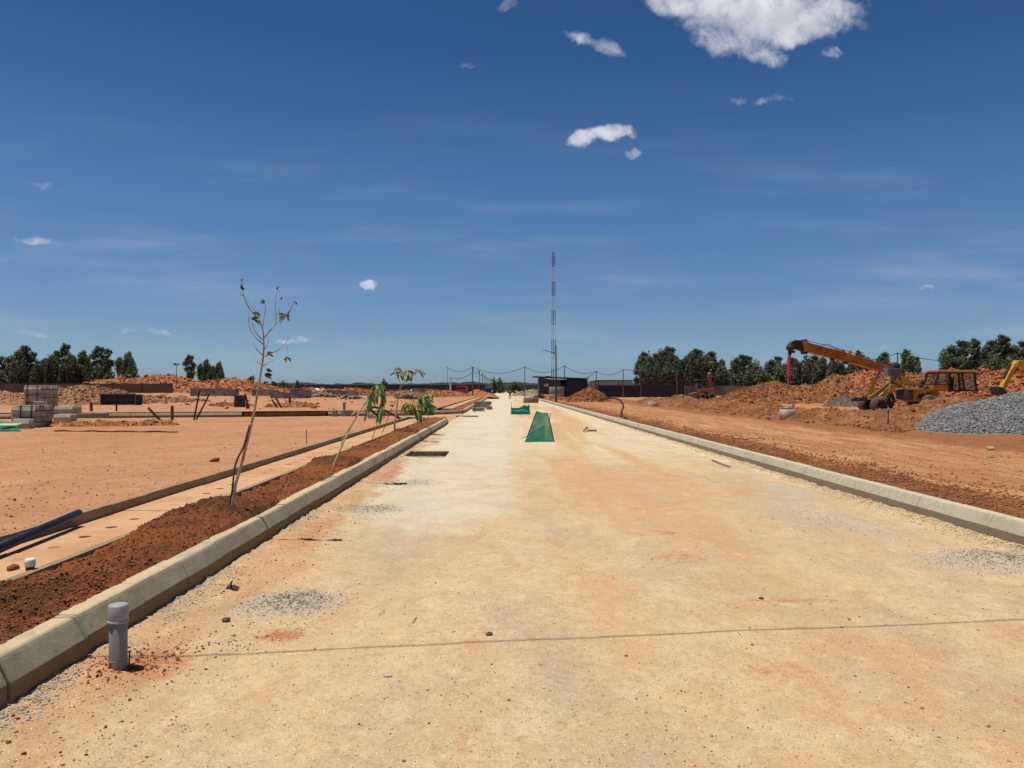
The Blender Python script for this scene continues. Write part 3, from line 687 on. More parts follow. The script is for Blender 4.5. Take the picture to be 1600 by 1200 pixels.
# loose grey mixed stones of three tones over the pile
for nm_, c1, n in (('pale', sRGB(196, 194, 190, .66), 14000), ('dark', sRGB(122, 120, 116, .55), 14000)):
    cx = rng.uniform(14.5, 28, n*2); cy = rng.uniform(22.5, 33, n*2); cz = gravel_h(cx[None], cy[None])[0]; k = cz > zr(cx, cy)+.02; cx, cy, cz = cx[k], cy[k], cz[k]
    V_, F_ = rocks(cx, cy, cz, np.exp(rng.normal(math.log(.038), .3, len(cx))), flat=.9, sink=-.1)
    a_ = mesh_np('loose_stones', V_, F_, M('crushed_stone_'+nm_, c1, tuple(q*.8 for q in c1), 20, .85), parent=o); a_['kind'] = 'stuff'; a_.location = (0, 0, 0)
heap('gravel_pile', [(XP(1326, 66), 66, .95, 2.2)], M('crushed_stone_dusty', sRGB(150, 140, 124, .6), sRGB(120, 108, 92, .6), 8, .9, .5, 30), zr, .12, .06, 1.2, 'small dusty grey gravel heap left of the crane wheel', 'gravel pile', seed=21, clods=2500, csize=.05)
# left side heaps
heap('dirt_heap', hp([(-120, 66, 1.4, 4.5), (-20, 66, 1.35, 4), (40, 64, .8, 3.5)]), e_tan, zl, .18, .3, .8, 'brown dirt heap at the left edge beyond the kerbstone stacks', 'dirt heap', clods=1500, csize=.09, seed=30)
heap('dirt_heap', hp([(100, 68, 1.3, 3.5), (140, 68, 1.55, 3.5), (165, 70, 1.3, 3.2), (200, 74, .9, 2.6)]), e_tan, zl, .16, .28, .8, 'sandy tan dirt heap left of the black crate', 'dirt heap', clods=2500, csize=.1, seed=31)
heap('dirt_heap', hp([(225, 76, .55, 2.0), (260, 76, .5, 2), (300, 78, .4, 2)]), e_tan, zl, .18, .2, .8, 'low strip of tan rubble right of the black crate', 'dirt heap', clods=900, csize=.1, seed=32)
heap('dirt_bank', hp([(120, 175, 1.6, 12), (200, 172, 3.3, 12), (235, 170, 3.6, 12), (268, 170, 3.5, 12), (290, 170, 2.6, 11), (325, 172, 1.9, 10), (365, 172, 2.9, 11), (385, 175, 2.4, 10), (430, 180, .9, 9), (470, 185, .4, 7)]), e_red, zl, .45, .8, .3, 'long high bank of orange earth rising behind the grey wall', 'dirt bank', clods=5000, csize=.28, seed=33)
for i, (pxx, Y, h, w, lab) in enumerate(((418, 120, 1.0, 3.4, 'orange heap right of the tall sapling trunk'), (478, 118, 1.25, 3.0, 'rounded orange heap above the dark debris'), (505, 120, 1.1, 3.6, 'wide pale orange heap right of the grey block wall'), (545, 125, 1.1, 3.0, 'orange heap beside the low grey foundation walls'), (563, 125, 1.1, 2.6, 'orange heap left of the drooping leaves'), (632, 128, 1.0, 4.5, 'brown tangled heap of cut brush and soil'), (676, 135, 1.2, 3.0, 'flat topped orange heap left of the pole row'), (696, 140, 1.1, 3.5, 'orange heap in front of the red truck'))):
    heap('dirt_heap', [(XP(pxx, Y), Y, h, w), (XP(pxx, Y)+1.5, Y+1, h*.85, w)], e_red if i != 5 else e_dark, zl, .25, .22, .7, lab, 'dirt heap', 'small heaps across the far plots', clods=500, csize=.13, seed=40+i)
for i, (pxx, Y, h, w, lab) in enumerate(((465, 56, .38, 1.2, 'small red clod heap beyond the dropped kerb'), (478, 56.5, .45, 1.2, 'red clod heap with darker lumps beyond the side road'), (440, 57, .3, 1.4, 'low red heap under the two leaning dark pipes'), (372, 60, .3, 1.6, 'low red heap left of the blue grey drum'), (350, 60, .25, 1.2, 'thin red heap above the pale kerb'))):
    heap('dirt_heap', [(XP(pxx, Y), Y, h, w)], e_red, zl, .07, .14, 1.6, lab, 'dirt heap', 'clod heaps along the side road', clods=350, csize=.055, seed=60+i)
heap('dirt_heap', [(-15.6, 28.0, .16, 1.2), (-13.2, 28.6, .16, .9), (-12.4, 28.5, .2, .6)], e_red, zl, .05, .12, 2, 'low crumbly soil heap right of the kerbstone stacks', 'dirt heap', clods=700, csize=.035, seed=70)
heap('dirt_heap', [(XP(765, 130), 130, .5, 1.6), (XP(752, 160), 160, .9, 2.5), (XP(745, 190), 190, 1.2, 3)], e_red, zl, .15, .2, .9, 'line of orange spoil at the left verge of the far road', 'dirt heap', clods=900, csize=.1, seed=71)
heap('rubble_heap', [(XP(812, 190), 190, .8, 2.2), (XP(830, 185), 185, 1.2, 3.0), (XP(842, 170), 170, 1.1, 3)], M('pale_rubble', sRGB(206, 190, 164, .65), sRGB(160, 140, 112, .6), .8, .95, .5, 5), lambda X, Y: np.asarray(X)*0, .2, .5, .9, 'pale rubble heap at the far end of the road', 'rubble heap', clods=1200, csize=.2, seed=72)

# ================================================================ materials for things
m_grey_pvc = M('grey_plastic', sRGB(168, 164, 164, .62), sRGB(154, 150, 150, .62), 8, .45, .1, 60, .002)
m_white = M('white_plastic', (.78, .78, .76), (.66, .64, .6), 20, .45)
m_rust = M('rusty_steel', sRGB(120, 72, 44, .6), sRGB(80, 48, 30, .5), 20, .9, .4, 60)
m_blackpipe = M('black_pipe', (.022, .020, .020), (.045, .036, .03), 8, .6)
m_bluepipe = M('navy_pipe', (.012, .016, .034), (.02, .024, .045), 3, .33, spec=.3)
m_black = M('black_rubber', (.022, .021, .02), (.05, .042, .036), 9, .8)
m_tyre = M('dusty_tyre', (.09, .07, .05), (.22, .15, .10), 4, .95)
m_orange = M('crane_orange', (.50, .19, .025), (.27, .095, .02), 1.6, .5, .1, 20, stretch=(1, 1, 1))
m_yellow = M('machine_yellow', (.62, .34, .03), (.46, .24, .03), 3, .5)
m_steel = M('grey_steel', (.25, .26, .28), (.18, .18, .19), 10, .5, metal=.3)
m_dark = M('dark_steel', (.03, .03, .035), (.05, .045, .04), 8, .6)
m_red = M('red_paint', (.50, .028, .045), (.40, .03, .04), 5, .5)
m_conc = M('precast_concrete', sRGB(176, 170, 158, .62), sRGB(152, 144, 130, .62), 2.5, .92, .4, 30)
m_conc2 = M('dusty_concrete', sRGB(178, 152, 136, .62), sRGB(150, 128, 114, .6), 2.5, .92, .4, 30)
m_block = M('kerbstone_concrete', sRGB(190, 184, 166, .78), sRGB(168, 160, 142, .74), 4, .92, .4, 40)
m_blockw = M('grey_blockwork', sRGB(186, 182, 176, .72), sRGB(120, 112, 106, .6), .9, .92, .4, 10)
m_navy = M('dark_cladding', (.028, .032, .045), (.036, .036, .046), 1.2, .5)
m_net_black = M('black_sheet', (.018, .018, .022), (.03, .028, .03), 2, .8)
m_wall = M('boundary_wall_render', sRGB(128, 108, 102, .5), sRGB(108, 92, 88, .5), .4, .95)
m_wallR = M('boundary_wall_pale', sRGB(150, 148, 136, .55), sRGB(132, 126, 112, .55), .4, .95)
m_pole = M('galvanised_pole', sRGB(150, 146, 138, .5), sRGB(120, 112, 100, .5), 3, .6)
m_timber = M('weathered_timber', sRGB(232, 208, 160, .85), sRGB(200, 170, 120, .8), 20, .85, stretch=(1, 1, .2))
m_cable = M('cable_rubber', (.02, .02, .024), (.03, .03, .03), 8, .6)
m_bark = M('young_bark', sRGB(224, 200, 170, .8), sRGB(170, 140, 110, .7), 30, .85, .4, 80, .004, stretch=(1, 1, .3))
m_bark2 = M('dark_bark', sRGB(160, 118, 86, .6), sRGB(120, 86, 64, .5), 30, .85)
m_leafY = M('drying_leaf', (.30, .30, .09), (.16, .12, .05), 30, .6)
m_leafD = M('dead_leaf', (.07, .05, .035), (.04, .035, .03), 30, .8)
m_leafG = M('fresh_leaf', (.11, .25, .065), (.24, .34, .13), 14, .5)
m_glass = M('cab_glass', (.30, .32, .32), (.22, .22, .22), 2, .15)
def window_glass():
    m, nt, b, out = nm('thin_glass')
    t = nt.nodes.new('ShaderNodeBsdfTransparent'); t.inputs[0].default_value = (.75, .78, .78, 1)
    b.inputs['Base Color'].default_value = (.4, .38, .34, 1); b.inputs['Roughness'].default_value = .2
    mx = nt.nodes.new('ShaderNodeMixShader')
    L(nt, mrange(nt, noise(nt, coords(nt), 2, 3, .6), .35, .7, .12, .45), mx.inputs[0]); L(nt, t.outputs[0], mx.inputs[1]); L(nt, b.outputs[0], mx.inputs[2])
    L(nt, mx.outputs[0], out.inputs[0]); return m
m_clear = window_glass()
def net_mat(name, col, op):
    m, nt, b, out = nm(name)
    t = nt.nodes.new('ShaderNodeBsdfTransparent')
    b.inputs['Base Color'].default_value = (*col, 1); b.inputs['Roughness'].default_value = .6
    tl = nt.nodes.new('ShaderNodeBsdfTranslucent'); tl.inputs[0].default_value = (*col, 1)
    m2 = nt.nodes.new('ShaderNodeMixShader'); m2.inputs[0].default_value = .35; L(nt, b.outputs[0], m2.inputs[1]); L(nt, tl.outputs[0], m2.inputs[2])
    mx = nt.nodes.new('ShaderNodeMixShader')
    L(nt, mrange(nt, noise(nt, coords(nt), 3, 3, .5), .35, .7, op-.08, op+.08), mx.inputs[0])
    L(nt, t.outputs[0], mx.inputs[1]); L(nt, m2.outputs[0], mx.inputs[2]); L(nt, mx.outputs[0], out.inputs[0]); return m
m_net = net_mat('green_netting', (.015, .19, .11), .9)
m_net2 = net_mat('green_netting_folded', (.004, .26, .17), .96)
m_teal = net_mat('teal_netting', (.01, .30, .20), .98)

def sheet(name, pts_grid, mat, parent=None):
    n = len(pts_grid); k = len(pts_grid[0]); mb = MB()
    mb.add([p for r_ in pts_grid for p in r_], [(i*k+j, i*k+j+1, (i+1)*k+j+1, (i+1)*k+j) for i in range(n-1) for j in range(k-1)], True)
    return mb.build(name, mat, parent)
def quadsheet(a, b, c, d, n=10, k=10, amp=.02, seed=0, sag=0):
    """bilinear patch a-b (bottom) d-c (top) with soft wrinkles"""
    a, b, c, d = map(Vector, (a, b, c, d)); nrm = (b-a).cross(d-a).normalized(); g = []
    for i in range(n+1):
        v = i/n; r_ = []
        for j in range(k+1):
            u = j/k
            p = (a*(1-u)+b*u)*(1-v)+(d*(1-u)+c*u)*v
            w = float(fbm(np.array(u*4+seed), np.array(v*3+seed), 3, 4))-.5
            p = p+nrm*w*amp*2*math.sin(math.pi*min(1, max(0, v)))**.5
            p.z -= sag*4*u*(1-u)*v
            r_.append(p)
        g.append(r_)
    return g

# ---------------------------------------------------------------- manhole pit in the road
t = thing('open_manhole', 'open rectangular manhole pit sunk in the road beside the left kerb', 'manhole', (-1.9, 19.4, 0))
mb = MB(); hx0, hx1, hy0, hy1 = HOLE
for (cx, cy, w, d) in ((hx0-.05, (hy0+hy1)/2, .1, hy1-hy0+.2), (hx1+.05, (hy0+hy1)/2, .1, hy1-hy0+.2), ((hx0+hx1)/2, hy0-.05, hx1-hx0, .1), ((hx0+hx1)/2, hy1+.05, hx1-hx0, .1)):
    mb.box((cx, cy, -.56), (w, d, 1.1))
mb.build('pit_wall', M('pit_concrete', sRGB(190, 184, 150, .7), sRGB(130, 124, 100, .6), 3, .95, stretch=(3, 3, .5)), t)
MB().box(((hx0+hx1)/2, (hy0+hy1)/2, -1.1), (1.0, 1.5, .04)).build('pit_floor', m_dark, t)
mb = MB(); mb.box((hx0-.06, 19.4, .004), (.14, 1.75, .05)).box((-1.9, hy0-.07, .002), (1.0, .12, .045)).box((-1.9, hy1+.06, .0), (1.0, .1, .045))
mb.build('rim', M('rim_concrete', sRGB(206, 188, 150, .66), sRGB(180, 156, 116, .62), 5, .95, .4, 40), t, bevel=.008)
t = tag(MB().box((-3.05+.95, 45.8, .03), (1.3, .28, .1), .03).build('concrete_plank', m_conc, bevel=.01), 'flat grey concrete plank lying across the mouth of the side road', 'plank')

# ---------------------------------------------------------------- standpipe, caps, sticks
bx, by = XP(190, 4.5), 4.5
t = thing('standpipe', 'upright grey plastic pipe with a cap by the near left kerb', 'pipe', (bx, by, 0))
MB().lathe([(.049, -.05), (.0495, .335), (.045, .34)], (bx, by, .0), 40).build('pipe_body', m_grey_pvc, t)
MB().lathe([(.0, .405), (.035, .406), (.051, .402), (.0545, .396), (.0545, .318), (.0535, .312), (.058, .311), (.0585, .303), (.056, .300), (.05, .300)], (bx, by, 0), 40).build('cap', M('grey_cap', sRGB(190, 188, 190, .68), sRGB(176, 174, 178, .68), 10, .4), t)
MB().lathe([(.0495, .085), (.053, .08), (.0495, .075)], (bx, by, 0), 32).build('wire_tie', M('pale_wire', sRGB(196, 176, 140, .6)), t)
MB().tube([(bx+.075, by-.03, -.03), (bx+.08, by-.03, .135)], .004, 6).build('stake', m_rust); tag(bpy.data.objects['stake'], 'short rusty rod stuck in the ground right of the grey standpipe', 'stake')
V_, F_ = rocks(np.array([bx-.07, bx-.09, bx-.03, bx+.1, bx+.12, bx+.09, bx-.11, bx+.05]), np.array([by+.04, by-.02, by-.07, by+.03, by+.08, by-.04, by+.07, by-.07]), np.zeros(8)+.0, np.array([.035, .03, .02, .035, .03, .018, .03, .018]), hi=True)
o = mesh_np('clod_ring', V_, F_, rclod_m); o['kind'] = 'stuff'
ax, ay = XP(54, 5.9), 5.9
t = thing('pipe_stub', 'short white pipe stub with a cap in the planting soil', 'pipe', (ax, ay, .2))
MB().lathe([(.030, -.1), (.030, .10)], (ax, ay, .22), 28).build('pipe_body', m_rust, t)
MB().lathe([(0, .143), (.03, .143), (.036, .138), (.037, .085), (.033, .085)], (ax, ay, .22), 28).build('cap', m_white, t)
# long navy pipe, one end raised on the edging
a = Vector((-4.42, 6.4+1.4, .46)); a = P(128, 801, 7.9); b = P(-40, 874, 5.7)
b = Vector((XP(-170, 4.9), 4.9, .35)); 
p0 = P(128, 801, 7.95); d_ = (P(-10, 861, 6.30)-p0).normalized()
t = thing('black_drain_pipe', 'long dark navy plastic pipe lying across the path edging at the left edge', 'pipe', p0)
pe = p0+d_*2.6
MB().lathe([(.044, 0), (.044, 2.6), (.038, 2.6), (.038, 0), (.044, 0)], (0, 0, 0), 28).build('pipe_body', m_bluepipe, t)
o = t.children[0]; o.location = (0, 0, 0); o.rotation_euler = d_.to_track_quat('Z', 'Y').to_euler()
# little things lying about
def lone_rock(name, label, cat, x, y, z, s, mat, flat=.7):
    V_, F_ = rocks(np.array([x]), np.array([y]), np.array([z]), np.array([s]), flat, .16, hi=True, sink=.15)
    return tag(mesh_np(name, V_, F_, mat, smooth=True), label, cat)
lone_rock('stone', 'round brown stone on the path slab at the left edge', 'stone', XP(27, 6.0), 6.0, .25, .045, rclod_m)
lone_rock('stone', 'brown pebble just above the cable shadow on the road', 'stone', XP(763, 5.16), 5.16, 0, .026, stone_d, .5)
lone_rock('stone', 'dark flat stone on the right half of the road', 'stone', XP(1190, 6.03), 6.03, 0, .028, stone_d, .5)
lone_rock('clod', 'large dark red clod alone on the left field', 'clod', XP(338, 14.1), 14.1, .33, .09, rclod_m)
lone_rock('clod', 'dark clod beside the standpipe verge below the small debris', 'clod', XP(356, 5.5), 5.5, 0, .03, stone_d)
mb = MB(); q = Vector((XP(364, 6.33), 6.33, .0))
for i in range(7):
    a = random.uniform(0, 6.28); l = random.uniform(.05, .09)
    mb.tube([q+Vector((math.cos(a)*l*.2, math.sin(a)*.02, .012)), q+Vector((math.cos(a)*l*.6, math.sin(a)*l*.4, .03)), q+Vector((math.cos(a)*l, math.sin(a)*l*.6, .012+random.uniform(0, .035)))], [.009, .012, .004], 6)
mb.tube([q+Vector((0, 0, .02)), q+Vector((-.005, 0, .06)), q+Vector((.01, 0, .085))], [.008, .01, .003], 6)
tag(mb.build('root_scrap', m_leafD), 'small dark scrap of dried root on the left of the road', 'debris')
mb = MB(); mb.tube([(XP(1113, 17.6), 17.6, .03), (XP(1128, 16.6), 16.6, .03), (XP(1142, 16.0), 16.0, .03)], .012, 6)
tag(mb.build('stick', m_rust), 'thin dark rod lying on the road near the right kerb', 'stick')
for (px0, py0, px1, py1, lab) in ((593, 961, 602, 954, 'thin dark twig on the road right of the grey grit patch'), (645, 974, 651, 965, 'second thin twig on the road, nearer the middle')):
    Y0 = 1983/(py0-HY); Y1 = 1983/(py1-HY)
    tag(MB().tube([(XP(px0, Y0), Y0, .008), ((XP(px0, Y0)+XP(px1, Y1))/2+.004, (Y0+Y1)/2, .016), (XP(px1, Y1), Y1, .01)], .0025, 5).build('twig', m_bark2), lab, 'twig')
tag(MB().box((XP(607, 4.42), 4.42, .010), (.045, .022, .012), .1).build('stone_chip', M('chip_pale', sRGB(226, 216, 196, .7)), bevel=.004), 'small white chip pressed into the road at the bottom', 'chip')
mb = MB()
for i in range(9):
    a = random.uniform(0, 6.28); q = Vector((XP(1172, 21.5)+random.uniform(-.5, .5), 21.5+random.uniform(-.3, .3), .26)); mb.box(q, (random.uniform(.1, .3), random.uniform(.04, .1), .03), a, random.uniform(-.3, .3))
tag(mb.build('debris_scraps', M('scrap_pale', sRGB(220, 196, 160, .7))), 'scattered pale scraps on the dirt track beyond the kerb', 'debris')
tag(MB().box((XP(1553, 17.0), 17.0, .33), (.22, .10, .06), .5, .5).build('broken_block', M('scrap_pale', (1, 1, 1)), bevel=.01), 'pale broken chunk on the dirt track at the right', 'chunk')
mb = MB(); mb.tube([(XP(912, 29.5), 29.5, .05), (XP(918, 30.5), 30.5, .14), (XP(916, 31), 31, .1)], .03, 6).box((XP(925, 30), 30, .04), (.35, .2, .04), .2)
tag(mb.build('scrap_bag', M('scrap_dark', (.10, .07, .05), (.3, .25, .18), 20)), 'dark scrap with a pale flat piece on the road by the right kerb', 'debris')
# stacked slabs by the far left kerb
t = thing('slab_stack', 'low pile of grey concrete beams on the road at the far left kerb', 'beam stack', (XP(752, 66), 66, 0))
for (pxa, pxb, z0, Y) in ((738, 757, .13, 58), (741, 768, .50, 64), (760, 769, .15, 62), (741, 766, .16, 68)):
    w = XP(pxb, Y)-XP(pxa, Y); mb = MB().box(((XP(pxa, Y)+XP(pxb, Y))/2, Y, z0), (w, 1.0, .28), .02); mb.build('beam', m_conc, t, bevel=.02)
for (px, Y, h, lab) in ((742, 54, .5, 'short square grey post standing at the road edge before the beam pile'), (723, 50, .25, 'stubby post by the rounded corner of the far kerb'), (690, 35, .3, 'stubby post by the end of the near kerb')):
    tag(MB().box((XP(px, Y), Y, h/2), (.07, .07, h+.05), .3).build('marker_post', M('post_grey', sRGB(140, 120, 98, .55)), bevel=.006), lab, 'post', 'short posts along the left kerb')
mb = MB()
# ---------------------------------------------------------------- stacked kerbstones (left)
def kerbstone(mb, x0, x1, y, z, w=.148, h=.36, lean=0):
    """one stone: long axis along x, bevelled front top edge"""
    pr = [(0, 0), (0, h*.55), (.05, h*.93), (.065, h), (w-.006, h), (w-.006, 0)]
    vs = [(x, y+o, z+q) for x in (x0, x1) for o, q in pr]; n = len(pr)
    return mb.add(vs, [tuple(range(n)), tuple(range(2*n-1, n-1, -1))]+[(i, (i+1) % n, (i+1) % n+n, i+n) for i in range(n)])
def stone_stack(label, px0, Y, L_, rows, layers, h, zb, straps=True, top=None):
    x0 = XP(px0, Y); t = thing('kerbstone_stack', label, 'block stack', (x0, Y, zb), 'stacks of precast kerbstones')
    for l in range(layers):
        for r_ in range(rows):
            jx = random.uniform(-.012, .012); mb = MB()
            kerbstone(mb, x0+jx, x0+L_+jx, Y+r_*.150, zb+l*h, .150, h-.006); mb.build('kerbstone', m_block, t, bevel=.004)
    if straps:
        for f in (.2, .8):
            q = x0+L_*f; mb = MB(); H = layers*h
            mb.box((q, Y-.006, zb+H*.5), (.03, .008, H)).box((q, Y+rows*.15/2, zb+H+.006), (.03, rows*.15+.02, .006)).box((q, Y+rows*.15+.004, zb+H/2), (.03, .008, H))
            mb.build('strap', m_black, t)
        for k in range(layers):
            mb = MB(); mb.box((x0+L_+.018, Y+rows*.075, zb+h*(k+.5)), (.006, rows*.15, .025)); mb.box((x0+L_/2, Y-.012, zb+h*(k+.9)), (L_+.03, .006, .02)); mb.build('strap', m_black, t)
    return t
stone_stack('front pair of strapped grey kerbstone layers, nearest on the left field', 33, 26.6, .60, 7, 2, .385, .32)
stone_stack('low pair of kerbstones just left of the front stack', 25, 25.8, .56, 2, 1, .34, .32, False)
stone_stack('tallest strapped stack of grey kerbstones, behind the others', 43, 34.5, .74, 9, 4, .37, .34)
stone_stack('single kerbstone layer leaning against the left of the tallest stack', 24, 31, .35, 3, 2, .32, .33, False)
stone_stack('flat low stack of kerbstones right of the tallest stack', 90, 33.5, .78, 5, 1, .30, .62, False)
stone_stack('small light kerbstone row under the flat low stack', 88, 32.0, .68, 4, 1, .28, .33, False)
tag(MB().box((XP(68.5, 27), 27.0, 1.16), (.34, .30, .10), .1).build('loose_kerbstone', M('new_concrete', sRGB(222, 216, 204, .7)), bevel=.01), 'single pale slab lying on top of the front kerbstone stack', 'slab')
for i, (px, py, Y, w, lab) in enumerate(((141, 650, 36, 1.0, 'long grey slab on the ground right of the stacks'), (156, 648, 37, .9, 'grey slab partly behind the long slab'), (160, 652, 35, .5, 'pale flat slab at the right end of the slabs'))):
    tag(MB().box((XP(px, Y), Y, .42+.03*i), (w, .5, .17), .05*i).build('loose_slab', m_conc, bevel=.01), lab, 'slab', 'slabs lying right of the kerbstone stacks')
# green cloth and board
t = thing('green_ground_cloth', 'crumpled green netting under a pale yellow board left of the stacks', 'netting', (XP(15, 24.6), 24.6, .33))
g = quadsheet((XP(-12, 24.2), 24.2, .36), (XP(38, 24.2), 24.2, .36), (XP(30, 26.6), 26.6, .52), (XP(-10, 26.6), 26.6, .58), 14, 14, .12, 3)
sheet('netting', g, m_teal, t)
MB().box((XP(20, 24.8), 24.8, .50), (.62, .45, .05), .15, .1).build('board', M('pale_board', sRGB(226, 220, 170, .7)), t, bevel=.01)
# furrow pipe on the field
mb = MB(); pts = []
for i in range(14):
    px = 90+(281-90)*i/13; Y = 24.2-.6*i/13; pts.append((XP(px, Y), Y, .36+.015*math.sin(i*1.9)))
tag(mb.tube([(a, b, c-.015) for a, b, c in pts], .022, 8).build('thin_hose', m_rust), 'long thin brown hose lying across the left field in front of the soil', 'hose')
# pipes stuck in the ground
def px_pipe(name, label, a, b, r, Y, mat, cat='pipe', group=None, dy=0):
    p, q = P(a[0], a[1], Y), P(b[0], b[1], Y+dy); q.z = min(q.z, float(zl(q.x, q.y)))-.08
    return tag(MB().tube([p, q], r, 12).build(name, mat), label, cat, group)
m_clay = M('clay_pipe', sRGB(176, 100, 56, .6), sRGB(140, 76, 42, .55), 12, .85)
px_pipe('clay_pipe_stub', 'upright rusty brown pipe stub, left one, beyond the side road', (147, 629), (147, 643), .085, 46, m_clay)
px_pipe('clay_pipe_stub', 'upright rusty brown pipe stub between the leaning black pipes', (272, 634), (272, 657), .065, 33, m_clay)
px_pipe('clay_pipe_stub', 'small rusty pipe stub behind the sapling trunk, beside a bent black pipe', (388, 627), (388, 641), .085, 52, m_clay)
px_pipe('clay_pipe_stub', 'small rusty stub far out in front of the grey block walls', (454, 620), (454, 627), .12, 70, m_clay)
px_pipe('conduit_pipe', 'black pipe with a pale mouth leaning left at the side road edge', (235, 637), (257, 657), .05, 33, m_blackpipe)
px_pipe('conduit_pipe', 'steeper of the two black pipes crossing in a V', (314, 611), (305, 657), .035, 33, m_blackpipe)
px_pipe('conduit_pipe', 'more slanted of the two black pipes crossing in a V', (330, 615), (307, 657), .035, 33.3, m_blackpipe)
px_pipe('conduit_pipe', 'bent black pipe just left of the sapling trunk', (385, 617), (392, 641), .07, 52, m_blackpipe)
px_pipe('conduit_pipe', 'left of two short black pipes leaning over the red heap', (426, 624), (438, 640), .06, 55, m_blackpipe)
px_pipe('conduit_pipe', 'right of two short black pipes leaning over the red heap', (433, 622), (442, 636), .06, 55, m_blackpipe)
px_pipe('thin_stake', 'thin rusty stake on the near left field', (480, 671), (480, 694), .009, 18.6, m_rust, 'stake')
px_pipe('thin_stake', 'short thin stake behind the side road, left of the black crate end', (186, 631), (186, 642), .05, 46, m_rust, 'stake')
# curved black hose loop by the side road and another by the right kerb
pts = [(582, 650), (580, 642), (583, 637.5), (590, 636.5), (600, 641), (612, 648), (622, 653), (630, 656.5)]
tag(MB().tube([P(592, 650, 34)]+[P(a, b, 34+i*.0) for i, (a, b) in enumerate([(586, 646), (580, 640.5), (581, 637), (586, 635.8), (596, 638.5), (610, 645.5), (622, 652), (631, 657)])], .055, 10).build('hose_loop', m_blackpipe), 'looped black hose between the drooping saplings at the side road', 'hose')
t = thing('bent_hose', 'thin black hose arching out of the dirt beyond the right kerb', 'hose', (XP(970, 36), 36, .2))
MB().tube([P(936, 627, 44), P(943, 623.5, 43.5), P(952, 622, 43), P(962, 622.2, 42), P(969, 625, 41), P(973, 630, 40), P(974.5, 636, 39), P(972, 641.5, 38), Vector((XP(971, 38), 38, .1))], .05, 10).build('hose', m_blackpipe, t)
MB().box((XP(964, 38), 37.6, .24), (.5, .15, .05), .1).build('pale_strip', m_white, t)
# black crate and distant drum
bx0, bx1, Y = XP(161.5, 64), XP(215, 64), 64
t = thing('black_crate', 'wide open black box standing on the far left field', 'crate', ((bx0+bx1)/2, Y, .4))
zb, zt = 1.65-(631-HY)*Y/F, 1.65-(616.5-HY)*Y/F; zb -= .1
mb = MB(); W_ = bx1-bx0
mb.box(((bx0+bx1)/2, Y+1.2, (zb+zt)/2), (W_, .05, zt-zb)).box((bx0, Y+.6, (zb+zt)/2), (.05, 1.2, zt-zb)).box((bx1, Y+.6, (zb+zt)/2), (.05, 1.2, zt-zb)).box(((bx0+bx1)/2, Y+.1, zt*.98-.25), (W_-.06, .03, (zt-zb)*.8))
mb.build('box_panel', m_net_black, t)
mb = MB(); mb.box(((bx0+bx1)/2, Y, zt), (W_+.06, .08, .06)).box(((bx0+bx1)/2, Y, zb+.04), (W_+.06, .08, .08)).box((bx0, Y, (zb+zt)/2), (.09, .09, zt-zb)).box((bx1, Y, (zb+zt)/2), (.09, .09, zt-zb))
mb.build('frame', M('crate_frame', (.12, .12, .11), (.07, .065, .06), 3, .7), t)
tag(MB().lathe([(0, .95), (.40, .95), (.41, .9), (.40, 0), (0, 0)], (XP(376.5, 58), 58, .25), 24).build('drum', M('blue_grey_drum', sRGB(78, 80, 96, .5), sRGB(60, 62, 78, .5), 5, .5)), 'blue grey drum standing in a red heap beyond the side road', 'drum')
# blocks at the side road
for (a, b, c_, d_, Y, lab) in ((520, 528, 645, 651, 46.5, 'left grey concrete block on the side road kerb line'), (534, 544, 643, 651, 46.5, 'grey concrete block under the upright stub on the kerb line'), (545, 552, 645, 651, 46.7, 'right grey concrete block on the kerb line behind the drooping pole')):
    w = XP(b, Y)-XP(a, Y); tag(MB().prism([(XP(a, Y)+.04, .28+.1), (XP(b, Y)-.04, .38), (XP(b, Y), 0.0), (XP(a, Y), 0.0)], Y-.2, Y+.2).build('concrete_block', m_conc, bevel=.02), lab, 'block', 'concrete blocks along the side road')
tag(MB().tube([(XP(538.5, 46.6), 46.6, .3), (XP(538.5, 46.6), 46.6, .84)], [.07, .09], 10).build('pipe_stub', m_conc), 'dusty upright concrete stub behind the grey kerb blocks', 'post')
tag(MB().box((XP(584, 35), 35, .42), (.45, .3, .12), -.2, .1).box((XP(580, 35), 34.9, .50), (.28, .2, .08), .3).build('broken_slab', M('new_concrete', (1, 1, 1)), bevel=.01), 'white broken slab lying under the drooping leaves', 'slab')

# ---------------------------------------------------------------- masonry foundations on the far plots
def blockwall(label, pa, pb, pyt, pyb, Y, depth=3., name='block_wall', mat=None):
    xa, xb = XP(pa, Y), XP(pb, Y); zt = CH+(HY-pyt)*Y/F; zb = float(zl((xa+xb)/2, Y))-.1
    t = thing(name, label, 'low wall', ((xa+xb)/2, Y, zb), 'unfinished grey block walls on the far plots')
    mat = mat or m_blockw
    MB().box(((xa+xb)/2, Y, (zt+zb)/2), (xb-xa, .2, zt-zb)).build('wall', mat, t)
    MB().box((xb-.1, Y+depth/2+.1, (zt+zb)/2-.03), (.2, depth, zt-zb-.06)).build('side_wall', mat, t)
    mb = MB(); mb.box(((xa+xb)/2, Y, zt+.03), (xb-xa+.06, .26, .06)).build('cap', m_conc, t)
    return t
blockwall('long low grey masonry wall behind the crossing black pipes', 300, 364, 607.5, 617, 110)
blockwall('grey masonry wall piece left of the sapling trunk', 395, 428, 609, 616, 112)
blockwall('grey masonry box between the sapling trunk and the dark wall', 424, 445, 613, 620, 96)
blockwall('dark grey block wall with a pale edge at the centre left', 455, 478, 608, 619, 98)
blockwall('broken low grey wall left of the drooping leaves', 512, 534, 610, 616, 118)
blockwall('low grey wall beside the orange heap', 536, 555, 611, 616.5, 116)
